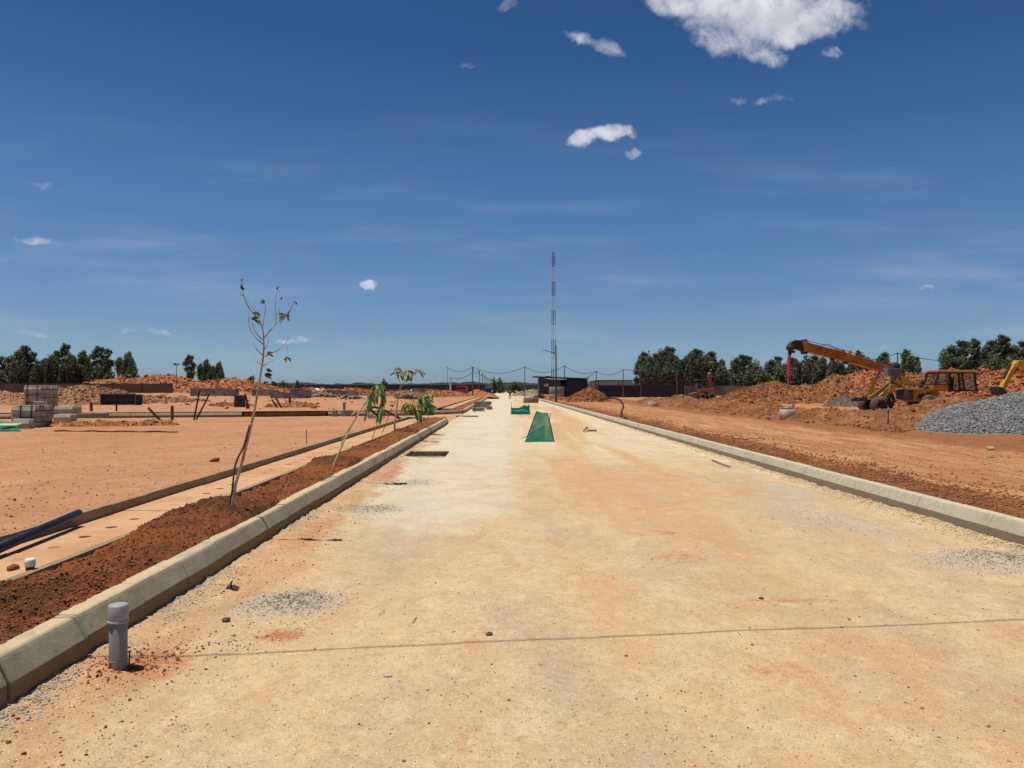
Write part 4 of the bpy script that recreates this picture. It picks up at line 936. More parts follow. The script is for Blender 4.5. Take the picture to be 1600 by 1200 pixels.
blockwall('pale low wall behind the upright sapling', 644, 672, 607.5, 613.5, 150)
blockwall('distant grey wall at the edge of the brush heap', 606, 622, 609, 613, 140)
for i, (px, py, Y, s, lab) in enumerate(((618, 611.5, 190, 1.9, 'white sheeted pile left of the brush heap'), (648, 609.5, 195, 2.0, 'white sheeted pile under the sapling leaves'), (655, 609.5, 198, 1.6, 'smaller white pile right of the sapling'), (498, 607.0, 118, 1.2, 'pale sheet lying over the orange heap'), (445, 617, 108, 1.3, 'pale flat sheet by the grey masonry box'))):
    q = P(px, py, Y); V_, F_ = rocks(np.array([q.x, q.x+s*.5]), np.array([Y, Y+.3]), (np.array([1.42, 1.42]) if px == 498 else zl(np.array([q.x, q.x+s*.5]), np.array([Y, Y+.3]))), np.array([s*.5, s*.33]), .4, .3, hi=True)
    tag(mesh_np('covered_pile', V_, F_, m_white), lab, 'covered pile', 'white covered piles on the far plots')
for i, (px, py, Y, s, lab) in enumerate(((496, 616, 108, 1.1, 'dark heap of scrap with a white sack in front of the orange heap'), (512, 618, 104, 1.1, 'dark brown scrap heap right of the white sack'), (548, 619, 92, .8, 'dark scrap table far behind the leaning pole'), (628, 617, 105, 1.1, 'dark scrap left under the brush heap'), (640, 619, 100, 1.0, 'dark scrap right under the brush heap'))):
    q = P(px, py, Y); n = 14; V_, F_ = rocks(q.x+rng.normal(0, s*.8, n), Y+rng.normal(0, s*.5, n), zl(np.full(n, q.x), np.full(n, Y))+rng.uniform(0, .35, n)*s, rng.uniform(.2, .5, n)*s, .7, .4)
    tag(mesh_np('scrap_heap', V_, F_, M('scrap_dark', (1, 1, 1))), lab, 'scrap heap', 'dark scrap heaps on the far plots')
mb = MB(); n = 260
x = rng.uniform(-60, -8, n); y = rng.uniform(58, 150, n); k = (x/y > -.62); x, y = x[k], y[k]
V_, F_ = rocks(x, y, zl(x, y), np.exp(rng.normal(math.log(.16), .5, len(x))), .6, .35); stuff('scattered_rubble', V_, F_, M('rubble_mixed', sRGB(190, 160, 130, .6), sRGB(90, 70, 60, .5), .25, .95))
x = rng.uniform(-60, -8, n); y = rng.uniform(50, 150, n); k = (x/y > -.62); x, y = x[k], y[k]
V_, F_ = rocks(x, y, zl(x, y), np.exp(rng.normal(math.log(.14), .5, len(x))), .7, .35); stuff('scattered_clods', V_, F_, rclod_m)
# boundary walls and fences
def wallrun(name, label, cat, pts, th, mat, pillars=0, pm=None, part='wall'):
    t = thing(name, label, cat, (pts[0][0], pts[0][1], pts[0][2]))
    for (a, b) in zip(pts[:-1], pts[1:]):
        ln = math.hypot(b[0]-a[0], b[1]-a[1]); rz = math.atan2(b[1]-a[1], b[0]-a[0])
        MB().box(((a[0]+b[0])/2, (a[1]+b[1])/2, (a[2]+a[3])/2), (ln, th, a[3]-a[2]), rz).build(part, mat, t)
        if pillars:
            n = int(ln/pillars)
            for i in range(n+1):
                f = i/max(1, n); MB().box((a[0]+(b[0]-a[0])*f, a[1]+(b[1]-a[1])*f-.02, (a[2]+a[3])/2+.03), (th*1.8, th*1.9, a[3]-a[2]+.06), rz).build('pillar', pm or mat, t)
    return t
wallrun('boundary_wall', 'long dusky brown boundary wall on the far left', 'wall', [(XP(-300, 155), 165, .6, 2.75), (XP(270, 150), 150, .6, 2.75)], .25, m_wall, 6)
wallrun('boundary_wall', 'pale grey boundary wall behind the backhoe on the right', 'wall', [(XP(1068, 165), 165, 0, 2.35), (XP(1130, 168), 168, 0, 2.35), (XP(1700, 150), 150, 0, 2.2)], .25, m_wallR, 6)
wallrun('sheet_fence', 'long black sheet fence along the left horizon', 'fence', [(XP(462, 262), 262, .3, 3.0), (XP(730, 240), 240, .3, 3.0)], .12, m_net_black, 8, m_dark, 'sheet_panel')
wallrun('sheet_fence', 'short dark corrugated fence left of the notice hut', 'fence', [(XP(815, 190), 190, .0, 2.6), (XP(843, 185), 185, 0, 2.6)], .12, m_navy, 3, m_dark, 'sheet_panel')
wallrun('screen_fence', 'black sheet screen wrapped below the long open shed', 'fence', [(XP(934, 139), 139, .1, 2.35), (XP(1071, 137), 137, .1, 2.35)], .1, m_net_black, 5.2, m_pole, 'sheet_panel')
# open shed
t = thing('open_shed', 'long low open shed with a thin brown roof right of the dark hut', 'shed', (XP(985, 142), 142, .1))
mb = MB(); xa, xb = XP(921, 142), XP(1085, 142)
mb.prism([(xa, 2.95), (xa+1.2, 3.30), (xb, 3.35), (xb, 3.22), (xa+1.2, 3.14), (xa, 2.85)], 140.5, 146.5); mb.build('roof', M('rusty_roof', sRGB(120, 96, 84, .5), sRGB(90, 70, 60, .45), .8, .7), t)
for i in range(5):
    x = xa+1.6+i*(xb-xa-2)/4
    for y in (141, 146): MB().tube([(x, y, .05), (x, y, 3.15)], .07, 8).build('post', m_pole, t)
tag(MB().box((XP(955, 160), 160, 1.6), (9, .3, 3.4)).build('rear_building', M('pale_far_building', sRGB(176, 190, 200, .6)), bevel=.02), 'pale building glimpsed under the open shed roof', 'building')
# site hut
t = thing('site_hut', 'dark lean-to site hut with a notice on its grey end wall', 'hut', (XP(877, 120), 120, .2))
Yh = 120; xa, xm, xd, xb = XP(843, Yh), XP(876, Yh), XP(884, Yh), XP(917, Yh)
zr_ = lambda x: CH+(HY-(588.6+(x-xa)/(xb-xa)*3.6))*Yh/F
mb = MB(); mb.prism([(xa, 0), (xm, 0), (xm, zr_(xm)-.55), (xa, zr_(xa)-.1)], Yh, Yh+.12); mb.build('grey_wall', M('hut_wall_grey', sRGB(140, 132, 122, .42), sRGB(110, 104, 96, .4), 1.2, .9), t)
m_cor = M('corrugated_navy', (.030, .034, .05), (.04, .04, .052), 1, .45)
mb = MB(); x = xd
while x < xb-.02: mb.box((x+.1, Yh+.02, (zr_(x)-.1)/2), (.12, .1, zr_(x)-.1)); mb.box((x+.2, Yh+.06, (zr_(x)-.1)/2), (.08, .06, zr_(x)-.1)); x += .2
mb.build('cladding', m_cor, t)
mb = MB(); mb.box((xa+.05, Yh+3, 1.7), (.12, 6, 3.4)).box((xb, Yh+3, 1.6), (.12, 6, 3.2)).box(((xa+xb)/2, Yh+6, 1.6), (xb-xa, .12, 3.2)).build('shell_wall', m_navy, t)
mb = MB(); mb.prism([(xm, .02), (xd, .02), (xd, 2.4), (xm, 2.4)], Yh+.3, Yh+.34); mb.build('doorway_shade', m_black, t)  # black sheet standing in for the shade inside the door gap
mb = MB(); mb.prism([(xa-.9, zr_(xa)-.06), (xb+.15, zr_(xb)+.0), (xb+.15, zr_(xb)+.12), (xa-.9, zr_(xa)+.08)], Yh-.9, Yh+6.4); mb.build('roof', M('hut_roof', (.05, .05, .055), (.09, .08, .075), 1, .6), t)
mb = MB(); mb.box((XP(858.5, Yh), Yh+2.5, zr_(xa)+.2), (.9, .9, .28)); mb.build('roof_tank', m_white, t, bevel=.1)
nb = MB().box((XP(853.7, Yh), Yh-.04, 1.65+(HY-601.7)*Yh/F), (.60, .03, .40)).build('notice_board', m_white, t)
mb = MB(); cxn, czn = XP(853.7, Yh), 1.65+(HY-601.7)*Yh/F
mb.box((cxn-.13, Yh-.062, czn+.07), (.16, .01, .12)).box((cxn+.12, Yh-.062, czn+.05), (.14, .01, .03)).box((cxn, Yh-.062, czn-.10), (.38, .01, .03)); mb.build('notice_marks', m_dark, t)
# concrete rings
def ring(label, cx, cy, z0, r, h, n, mat, cat='concrete ring', wall=.09, group=None, lid=False):
    t = thing('concrete_ring', label, cat, (cx, cy, z0), group)
    for i in range(n):
        za, zb = z0+i*h, z0+(i+1)*h-.02
        MB().lathe([(r-wall, za), (r-.02, za), (r, za+.03), (r, zb-.03), (r-.02, zb), (r-wall, zb), (r-wall, za)], (cx, cy, 0), 36).build('ring_segment', mat, t)
    if lid: MB().lathe([(0, z0+n*h+.1), (r*.8, z0+n*h+.1), (r*.82, z0+n*h), (0, z0+n*h)], (cx, cy, 0), 30).build('cover', m_steel, t)
    return t
ring('flat concrete ring lying in the middle of the road ahead', XP(830, 92), 92.5, 0, .92, .66, 1, m_conc2)
ring('two large concrete rings stacked in front of the hut', XP(870, 105), 105, .1, 1.03, .93, 2, m_conc)
ring('tilted pale manhole cone in the red soil right of the shed front', XP(1021, 68), 68, .0, .46, .56, 1, MATS.get('pale_ring') or M('pale_ring', sRGB(226, 216, 196, .8), sRGB(196, 184, 164, .75), 3, .95, spec=.05), 'manhole ring', lid=True)
ring('pale manhole ring set in the soil ridge below the hanging red cylinder', XP(1232, 36.5), 36.5, .22, .36, .48, 1, M('pale_ring', sRGB(226, 216, 196, .8), sRGB(196, 184, 164, .75), 3, .95, spec=.05), 'manhole ring', lid=True)
# street lamp
lx, ly = XP(869, 90), 90
t = thing('street_lamp', 'tall thin black street lamp with one arm, beside the stacked rings', 'street lamp', (lx, ly, .2))
zt = CH+(HY-539)*ly/F; zarm = CH+(HY-552)*ly/F
MB().tube([(lx, ly, .1), (lx, ly, 3), (lx-.02, ly, zt)], [.10, .085, .06], 12).build('pole', m_dark, t)
MB().tube([(lx, ly, zarm), (lx-1.05, ly, zarm+.26)], .035, 8).build('arm', m_dark, t)
MB().tube([(lx, ly, zarm-.45), (lx-.35, ly, zarm+.08)], .025, 8).build('brace', m_dark, t)
MB().box((lx-1.25, ly, zarm+.32), (.62, .22, .07), ry=.25).build('lamp_head', m_dark, t, bevel=.02)
MB().box((lx, ly, .24), (.36, .36, .08)).build('base_plate', m_dark, t)
# lattice mast
Ym = 150; mx_ = XP(865, Ym)
t = thing('lattice_mast', 'very tall slender lattice mast in dark and white bands behind the hut', 'mast', (mx_, Ym, 0))
m_mr = M('mast_dark', (.10, .055, .05), (.08, .05, .05), 1, .7); m_mw = M('mast_white', (.62, .62, .62), (.5, .5, .5), 1, .7)
ztop = CH+(HY-394)*Ym/F; secs = 10; hsec = ztop/secs
for i in range(secs):
    w0 = .50-.22*i/secs; z0 = hsec*i; mat = m_mr if i % 2 == (secs-1) % 2 else m_mw
    mb = MB(); c3 = [(w0*math.cos(a), w0*math.sin(a)) for a in (R(90), R(210), R(330))]
    for (a, b) in c3: mb.tube([(mx_+a, Ym+b, z0), (mx_+a, Ym+b, z0+hsec)], .055 if mat is m_mr else .04, 6)
    nn = 5
    for k in range(nn):
        for j in range(3):
            a = c3[j]; b = c3[(j+1) % 3]; za = z0+hsec*k/nn; zb = z0+hsec*(k+1)/nn
            mb.tube([(mx_+a[0], Ym+a[1], za), (mx_+b[0], Ym+b[1], zb)], .022, 4, False)
    mb.build('lattice_section', mat, t)
MB().tube([(mx_, Ym, ztop), (mx_, Ym, ztop+.4)], .03, 6).build('tip', m_dark, t)
# poles and cables
def pole(label, px, Y, h, r=.09, base=0, grp='poles carrying the sagging cables', cross=False, mat=None):
    x = XP(px, Y); t = thing('cable_pole', label, 'pole', (x, Y, base), grp)
    MB().tube([(x, Y, base-.2), (x, Y, h)], [r, r*.8], 8).build('shaft', mat or m_pole, t)
    MB().box((x, Y, h-.1), (.5 if cross else .25, .12, .12)).build('bracket', m_dark, t)
    return Vector((x, Y, h))
def hh(py, Y): return CH+(HY-py)*Y/F
pl = [pole('leading pole of the row on the left of the road, with a cable junction', 738.5, 150, hh(573.5, 150), .13, cross=True),
      pole('pole left of the hut, carrying the cable over the far road', 820, 150, hh(573, 150)),
      pole('pole rising behind the hut roof right of the mast', 882, 146, hh(571.5, 146)),
      pole('pole between the hut and the open shed', 932, 150, hh(580, 150)),
      pole('pole in front of the open shed, left of the big trees', 974, 130, hh(577.5, 130)),
      pole('pole against the dark trees at the right end of the black screen', 1058.5, 128, hh(575, 128)),
      pole('pole against the trees right of the backhoe', 1143.5, 140, hh(578, 140)),
      pole('pole against the trees right of the hanging red cylinder', 1272, 120, hh(569, 120)),
      pole('pole seen just under the crane boom', 1331, 110, hh(562, 110)),
      pole('pole above the grey box on a post, beside the crane', 1406.5, 100, hh(551, 100)),
      pole('pole beyond the right edge carrying the last cable', 1650, 90, hh(535, 90))]
def cable(name, label, a, b, sag, r=.05, grp=None, n=20):
    pts = [a.lerp(b, i/n)-Vector((0, 0, sag*4*(i/n)*(1-i/n))) for i in range(n+1)]
    return tag(MB().tube(pts, r, 6, False).build(name, m_cable), label, 'cable', grp)
labs = ['cable sagging over the far end of the road', 'cable from the road pole to the pole behind the hut', 'cable sagging right of the mast to the shed pole', 'cable sagging above the dark shed gap', 'cable running into the big trees', 'cable in front of the trees over the backhoe', 'cable across the trees left of the crane hook', 'cable in front of trees below the boom tip', 'cable between boom and grey box pole', 'long cable sagging over the crane cab to the right edge']
for i, lb in enumerate(labs): cable('power_cable', lb, pl[i], pl[i+1], (1.25, 1.2, .9, .8, .3, .6, .5, .5, .5, 1.6)[i], .045, 'sagging power cables')
q = pole('faint pole with a white striped shaft left of the leading pole', 704, 150, hh(590, 150), .2, mat=m_mw)
q2 = pole('tall thin faint pole left of the striped pole', 699.5, 165, hh(574, 165), .05)
cable('power_cable', 'lower cable from the leading pole to the striped pole', pl[0]-Vector((0, 0, .9)), q, .7, .05, 'sagging power cables')
cable('power_cable', 'upper faint cable from the leading pole to the thin pole', pl[0], q2, .9, .04, 'sagging power cables')
cable('power_cable', 'cable dropping from the shed gap pole to the hut roof', pl[3], Vector((XP(912, 122), 122, hh(592.3, 122))), .15, .04, 'sagging power cables')
row = [pole('pole %s of the receding row left of the far road' % w, 785-43*150/Y, Y, 5.9-.0*Y, .10, cross=True) for w, Y in (('second', 178), ('third', 206), ('fourth', 236), ('fifth', 268), ('sixth', 305), ('seventh', 350))]
for i, w in enumerate(('first', 'second', 'third', 'fourth', 'fifth', 'last')):
    cable('power_cable', '%s span of cable along the receding row of poles' % w, ([pl[0]]+row)[i], row[i], .9, .05, 'sagging power cables')
# flood light mast far left
q = P(278.5, 573, 160); t = thing('floodlight_mast', 'thin floodlight mast above the orange bank on the left', 'light mast', (q.x, 160, 0))
MB().tube([(q.x, 160, 1.5), (q.x, 160, q.z+.3)], .06, 8).build('pole', m_pole, t)
MB().box((q.x-.32, 160, q.z+.5), (.5, .3, .35), ry=.3).build('floodlight', m_dark, t); MB().box((q.x+.32, 160, q.z+.45), (.35, .3, .3), ry=-.3).build('floodlight', m_dark, t)
# overhead cable whose shadow crosses the near road
ca = Vector((-9.5, 3.86, 4.95)); cb = Vector((14.0, 6.73, 4.95))
for (q, lab) in ((ca, 'roadside pole left of the viewpoint holding the overhead wire'), (cb, 'roadside pole right of the viewpoint holding the overhead wire')):
    t = thing('wire_pole', lab, 'pole', (q.x, q.y, 0)); MB().tube([(q.x, q.y, 0), (q.x, q.y, 5.1)], [.09, .07], 12).build('shaft', m_pole, t)
tag(MB().tube([ca.lerp(cb, i/24)-Vector((0, 0, .42*4*(i/24)*(1-i/24))) for i in range(25)], .0085, 8, False).build('overhead_wire', m_cable), 'overhead wire crossing high above the near road', 'cable')

# ================================================================ machines
def wheel(parent, x, y, z, r, w, name='wheel'):
    h = thing(name, None, None, (x, y, z)); h.parent = parent; h.location = Vector((x, y, z))-Vector(parent.location)
    def sub(mb, nme, mat):
        o = mb.build(nme, mat); o.parent = h; o.location = (0, 0, 0); return o
    mb = MB().lathe([(r*.55, -w/2), (r*.9, -w/2), (r, -w*.36), (r, w*.36), (r*.9, w/2), (r*.55, w/2)], (0, 0, 0), 36, 'Y')
    for k in range(22):
        a = 2*math.pi*k/22
        mb.box((math.cos(a)*r, 0, math.sin(a)*r), (.05, w*.8, .09), ry=-a)
    sub(mb, 'tyre', m_tyre)
    sub(MB().lathe([(0, -w*.3), (r*.2, -w*.34), (r*.22, -w*.2), (r*.5, -w*.18), (r*.56, -w*.46), (r*.56, w*.46), (r*.5, w*.18), (0, w*.2)], (0, 0, 0), 28, 'Y'), 'rim', m_dark)
    return h
# mobile crane, side on, boom to the left
Yc = 50.0
cr_ = thing('mobile_crane', 'orange mobile crane with its long boom reaching left over the soil mounds', 'crane', (XP(1420, Yc), Yc, .2))
def cpp(name, polys, y0, y1, mat, bevel=.02, parent=None):
    mb = MB()
    for p in polys: mb.ppx(p, y0, y1, Yc)
    return mb.build(name, mat, parent or cr_, bevel=bevel)
cpp('boom', [[(1260, 534.5), (1296, 544), (1340, 556), (1362, 563), (1396, 574.5), (1400, 576), (1392, 578.5), (1385, 581.5), (1376, 580), (1340, 569.5), (1300, 559), (1258, 548.5)]], Yc-.35, Yc+.35, m_orange)
cpp('boom_section', [[(1253, 534), (1262, 533.5), (1262, 549.5), (1256, 549)]], Yc-.42, Yc+.42, m_orange)
cpp('boom_stiffener', [[(1262, 536.6), (1320, 551.6), (1320, 552.4), (1262, 537.5)], [(1330, 562), (1382, 578), (1382, 578.9), (1330, 563)], [(1300, 556.4), (1340, 566.8), (1340, 567.6), (1300, 557.2)]], Yc-.38, Yc-.34, M('worn_brown_paint', (.20, .08, .025), (.3, .13, .03), 6, .8), 0)
cpp('boom_nose', [[(1234, 539), (1237.5, 534), (1244, 531), (1250, 531.5), (1256, 534), (1256, 549), (1247, 545.5), (1241, 545.5), (1237, 549), (1233.5, 546)]], Yc-.26, Yc+.26, M('boom_nose_grime', (.055, .03, .025), (.16, .06, .03), 14, .75))
mb = MB()
for i in range(5):
    a = P(1240+i*3.2, 533.5+i*.1, Yc); b = P(1243+i*3.2, 545, Yc); mb.tube([(a.x, Yc-.29, a.z), (b.x, Yc-.29, b.z)], .03, 6)
mb.build('nose_rib', m_dark, cr_)
mb = MB()
for (px, py, r) in ((1236.5, 543, .16), (1259, 550.5, .13), (1258.5, 532.5, .12), (1240, 549.5, .1)): q = P(px, py, Yc); mb.lathe([(0, -.3), (r, -.3), (r*.8, 0), (r, .3), (0, .3)], (q.x, Yc, q.z), 20, 'Y')
mb.build('sheave', m_dark, cr_)
mb = MB(); q = P(1236, 551, Yc); mb.box((q.x, Yc, q.z), (.16, .2, .34)); mb.tube([P(1236, 553, Yc), P(1237.2, 556, Yc), P(1235.5, 557.5, Yc), P(1234, 556, Yc)], .045, 8); mb.build('hook_block', m_dark, cr_)
mb = MB(); mb.tube([P(1236, 548, Yc), P(1236, 552, Yc)], .03, 6).tube([P(1234.5, 546, Yc), P(1235, 552, Yc)], .02, 6); mb.build('hoist_rope', m_dark, cr_)
hc = thing('hanging_cylinder', 'bright red cylinder hanging vertically from the crane hook', 'cylinder', P(1235, 601, Yc))
MB().tube([P(1235, 556.5, Yc), P(1235, 558, Yc), P(1235, 588, Yc), P(1235, 588.6, Yc)], [.09, .115, .115, .12], 14).build('barrel', m_red, hc)
mb = MB(); mb.box(P(1233.5, 595, Yc), (.05, .16, .55)).box(P(1236.6, 595, Yc), (.05, .16, .55)).box(P(1235, 590, Yc), (.19, .18, .06)).box(P(1235, 595, Yc), (.12, .1, .04)); mb.build('fork_end', M('dusty_red', (.42, .10, .11), (.3, .08, .08)), hc)
mb = MB(); mb.tube([P(1258, 531, Yc), P(1320, 546, Yc), P(1404, 573, Yc)], .018, 6).tube([P(1285, 541, Yc), P(1290, 537.5, Yc), P(1297, 537.5, Yc), P(1310, 545, Yc), P(1318, 548, Yc)], .022, 6); mb.build('hydraulic_hose', m_cable, cr_)
cpp('boom_bracket', [[(1327, 554), (1330, 547), (1333, 547.5), (1331, 556)], [(1318, 546), (1322, 547), (1322, 553), (1318, 552)], [(1300, 543.5), (1324, 550), (1324, 553), (1300, 546.5)]], Yc-.15, Yc+.15, m_orange)
cpp('underside_clamp', [[(1301, 559), (1305, 560), (1304, 563.5), (1301, 563)], [(1321, 565), (1327, 566.5), (1326, 569), (1322, 568.5)]], Yc-.2, Yc+.2, m_dark)
cpp('pivot_arm', [[(1396, 577), (1404, 573), (1417, 578), (1420, 582), (1420, 590), (1414, 606), (1405, 606), (1403, 590), (1398, 583)]], Yc+.1, Yc+.7, m_orange)
cpp('rear_link', [[(1412, 588), (1418, 589), (1437, 600), (1436, 603.5), (1420, 600), (1409, 599)]], Yc+.0, Yc+.8, m_yellow)
mb = MB(); q = P(1402, 572, Yc); mb.lathe([(0, -.4), (.26, -.4), (.26, .4), (0, .4)], (q.x, Yc+.2, q.z), 24, 'Y'); q = P(1415, 580, Yc); mb.lathe([(0, 0), (.1, 0), (.1, .9), (0, .9)], (q.x, Yc, q.z), 16, 'Y'); mb.tube([P(1408, 579, Yc-.1), P(1413, 577.5, Yc-.1), P(1417, 580, Yc-.1), P(1417, 584, Yc-.1)], .04, 8); mb.build('winch_drum', m_dark, cr_)
mb = MB(); mb.tube([P(1378, 581, Yc), P(1372.5, 592, Yc)], .075, 12); mb.build('ram_rod', m_steel, cr_)
mb = MB(); mb.tube([P(1373, 591, Yc), P(1360, 620, Yc)], .12, 12); mb.build('lift_ram', m_yellow, cr_)
mb = MB()
a0, a1, b0, b1 = P(1367, 590, Yc-.3), P(1354, 619, Yc-.3), P(1371, 592, Yc-.3), P(1360, 621, Yc-.3)
mb.tube([a0, a1], .035, 8).tube([b0, b1], .035, 8)
for k in range(8): mb.tube([a0.lerp(a1, (k+.5)/8), b0.lerp(b1, (k+.5)/8)], .022, 6)
mb.build('lattice_strut', m_yellow, cr_)
cpp('front_frame', [[(1355, 618), (1362, 617), (1359, 625), (1355, 624)]], Yc-.5, Yc+.5, m_yellow)
cpp('chassis_wedge', [[(1368, 620.5), (1392, 601), (1405, 590), (1409, 600), (1398, 610), (1388, 616), (1377, 622), (1370, 622)]], Yc-.2, Yc+.5, m_yellow)
cpp('wedge_rail', [[(1368, 621.5), (1393.5, 599.5), (1395, 600.5), (1370, 622.5)]], Yc-.4, Yc-.2, M('bright_yellow', (.75, .50, .07), (.6, .4, .05)))
w1 = wheel(cr_, P(1370.5, 0, Yc).x, Yc-.75, .60, .60, .5); w2 = wheel(cr_, P(1370.5, 0, Yc).x, Yc+.95, .60, .60, .5)
cpp('mudguard', [[(1338, 624.5), (1345, 621), (1353, 621), (1353, 626), (1345, 627), (1339, 627.5)]], Yc-.4, Yc+.5, m_dark)
cpp('body', [[(1421, 607.8), (1449, 608), (1449, 607.5), (1463, 607.8), (1464, 618), (1452, 624), (1440, 628), (1424, 627.5), (1421, 622)]], Yc-.6, Yc+.9, m_orange, .03)
cpp('opening_shade', [[(1431, 616), (1441, 613.5), (1441, 623.5), (1428, 623.5)], [(1444, 613), (1452, 613.5), (1452, 621), (1443, 623)]], Yc-.62, Yc-.598, m_black, 0)  # dark plates on the solid body imitate shaded openings
cpp('front_bumper', [[(1415, 609), (1422, 608), (1422, 625), (1414, 624)]], Yc-.7, Yc+.9, m_dark)
cpp('light_bracket', [[(1437, 597), (1441, 592), (1442, 600), (1440, 606), (1433, 607), (1436, 602)], [(1444, 606), (1447, 602), (1451, 606), (1451, 613), (1445, 613)]], Yc-.5, Yc-.2, M('grimy_fitting', (.10, .08, .04), (.05, .04, .03)))
cb_ = thing('cab', None, None, (XP(1488, Yc), Yc, 1.45)); cb_.parent = cr_; cb_.location = Vector((XP(1488, Yc), Yc, 1.45))-Vector(cr_.location)
def cab_part(name, polys, y0, y1, mat, bevel=0):
    mb = MB()
    for p in polys: mb.ppx(p, y0, y1, Yc)
    o = mb.build(name, mat, None, bevel=bevel); o.parent = cb_; o.location = -Vector((XP(1488, Yc), Yc, 1.45)); return o
cab_part('roof', [[(1459, 577.8), (1473, 578.6), (1517, 578.6), (1516.5, 582), (1473, 582), (1459, 581)]], Yc-.95, Yc+.55, M('faded_orange', (.62, .30, .13), (.5, .26, .12), 3, .7), .02)
for y0 in (Yc-.9, Yc+.42):
    cab_part('window_frame', [[(1459.5, 582), (1461.5, 582), (1454.5, 601), (1452, 601)], [(1475.5, 582), (1478, 582), (1477, 611), (1473.5, 611)], [(1489.5, 582), (1492, 582), (1494.5, 610.5), (1491, 610.5)], [(1494.5, 582), (1496.5, 582), (1501.5, 610), (1499, 610)], [(1514, 582), (1516.5, 582), (1520, 611), (1517, 611)], [(1459, 581.4), (1517, 581.4), (1517, 583.4), (1459, 583.4)], [(1452, 600.6), (1477, 600.6), (1477, 601.8), (1451.5, 601.8)], [(1476, 609), (1520, 609), (1520, 611.5), (1475, 611.5)]], y0, y0+.08, m_dark)
    cab_part('window_pane', [[(1461, 583), (1476, 583), (1474.5, 600.6), (1454.5, 600.6)]], y0+.03, y0+.045, m_clear); cab_part('window_pane', [[(1496.5, 583), (1514, 583), (1517.5, 609), (1501, 609)]], y0+.03, y0+.045, m_clear)
cab_part('side_panel', [[(1452, 601.8), (1475, 601.8), (1474.5, 611.5), (1466, 611.5), (1463, 609), (1451, 609)]], Yc-.9, Yc+.5, m_orange)
cab_part('seat', [[(1482, 601), (1489, 601), (1489, 609), (1480, 609)], [(1487, 592), (1490, 592), (1490, 602), (1487, 602)]], Yc-.4, Yc+.1, m_black)
cab_part('dash', [[(1464, 594), (1466, 588), (1467, 588.5), (1466, 600), (1462, 600)]], Yc-.3, Yc-.22, m_dark)
wheel(cr_, XP(1448, Yc), Yc-.75, .72, .55, .5); wheel(cr_, XP(1448, Yc), Yc+.95, .72, .55, .5)
# loose tyre at the far left of the crane foot handled by mudguard

mb = MB()
for k in range(9): q = P(1268+k*13, 541.3+k*3.95, Yc); mb.box((q.x, Yc-.355, q.z), (.06, .02, .06))
mb.build('bolt_row', m_dark, cr_)
cpp('dust_patch', [[(1290, 545), (1312, 551), (1311, 555.5), (1289, 549.5)], [(1345, 560.5), (1368, 567.5), (1367, 571.5), (1344, 564.5)]], Yc-.356, Yc-.352, M('faded_lettering_patch', (.36, .08, .03), (.5, .19, .04), 9, .8), 0)
mb = MB(); mb.tube([P(1456, 584, Yc-1.0), P(1452, 586, Yc-1.1)], .02, 6).box(P(1451, 588, Yc-1.1), (.05, .16, .3)); mb.build('mirror', m_dark, cr_)
mb = MB(); mb.tube([P(1424, 607, Yc-.5), P(1424, 602, Yc-.5), P(1436, 602, Yc-.5), P(1448, 603, Yc-.5), P(1449, 608, Yc-.5)], .025, 6); mb.build('guard_rail', m_dark, cr_)
mb = MB(); mb.tube([P(1378, 582, Yc-.4), P(1385, 592, Yc-.45), P(1400, 598, Yc-.4), P(1418, 606, Yc-.5)], .03, 6).tube([P(1404, 590, Yc-.3), P(1396, 603, Yc-.4), P(1384, 612, Yc-.4)], .025, 6); mb.build('hydraulic_hose', m_cable, cr_)

# yellow excavator arm at the right edge, body outside the frame
Ye = 44.0
ex = thing('excavator', 'yellow excavator arm reaching down behind the gravel pile at the right edge', 'excavator', (XP(1620, Ye), Ye, .2))
def epp(name, polys, y0, y1, mat, bevel=.02):
    mb = MB()
    for p in polys: mb.ppx(p, y0, y1, Ye)
    return mb.build(name, mat, ex, bevel=bevel)
epp('dipper_arm', [[(1589, 568), (1594, 563.5), (1600, 563), (1600, 572), (1590, 577), (1572, 614), (1567, 613), (1569, 606)]], Ye-.2, Ye+.2, m_yellow)
epp('boom', [[(1594, 563), (1602, 562.5), (1660, 585), (1680, 610), (1668, 614), (1648, 592), (1600, 574), (1590, 573)]], Ye-.25, Ye+.25, m_yellow)
mb = MB(); mb.tube([P(1586, 568, Ye-.25), P(1574, 592, Ye-.25)], .07, 10); mb.build('bucket_ram', m_dark, ex)
epp('bucket', [[(1559, 604), (1566, 605), (1571, 610), (1572, 616), (1564, 618), (1560, 614)]], Ye-.4, Ye+.4, m_dark)
epp('body', [[(1650, 600), (1720, 600), (1720, 628), (1650, 628)]], Ye-1, Ye+1.2, m_yellow, .06)
epp('cab', [[(1655, 572), (1685, 570), (1690, 601), (1652, 601)]], Ye-.9, Ye+.1, m_glass, .04)
for dy in (-1.1, 1.1): epp('track', [[(1640, 630), (1650, 626), (1720, 626), (1728, 634), (1722, 644), (1650, 645), (1641, 640)]], Ye+dy-.25, Ye+dy+.25, m_dark, .05)

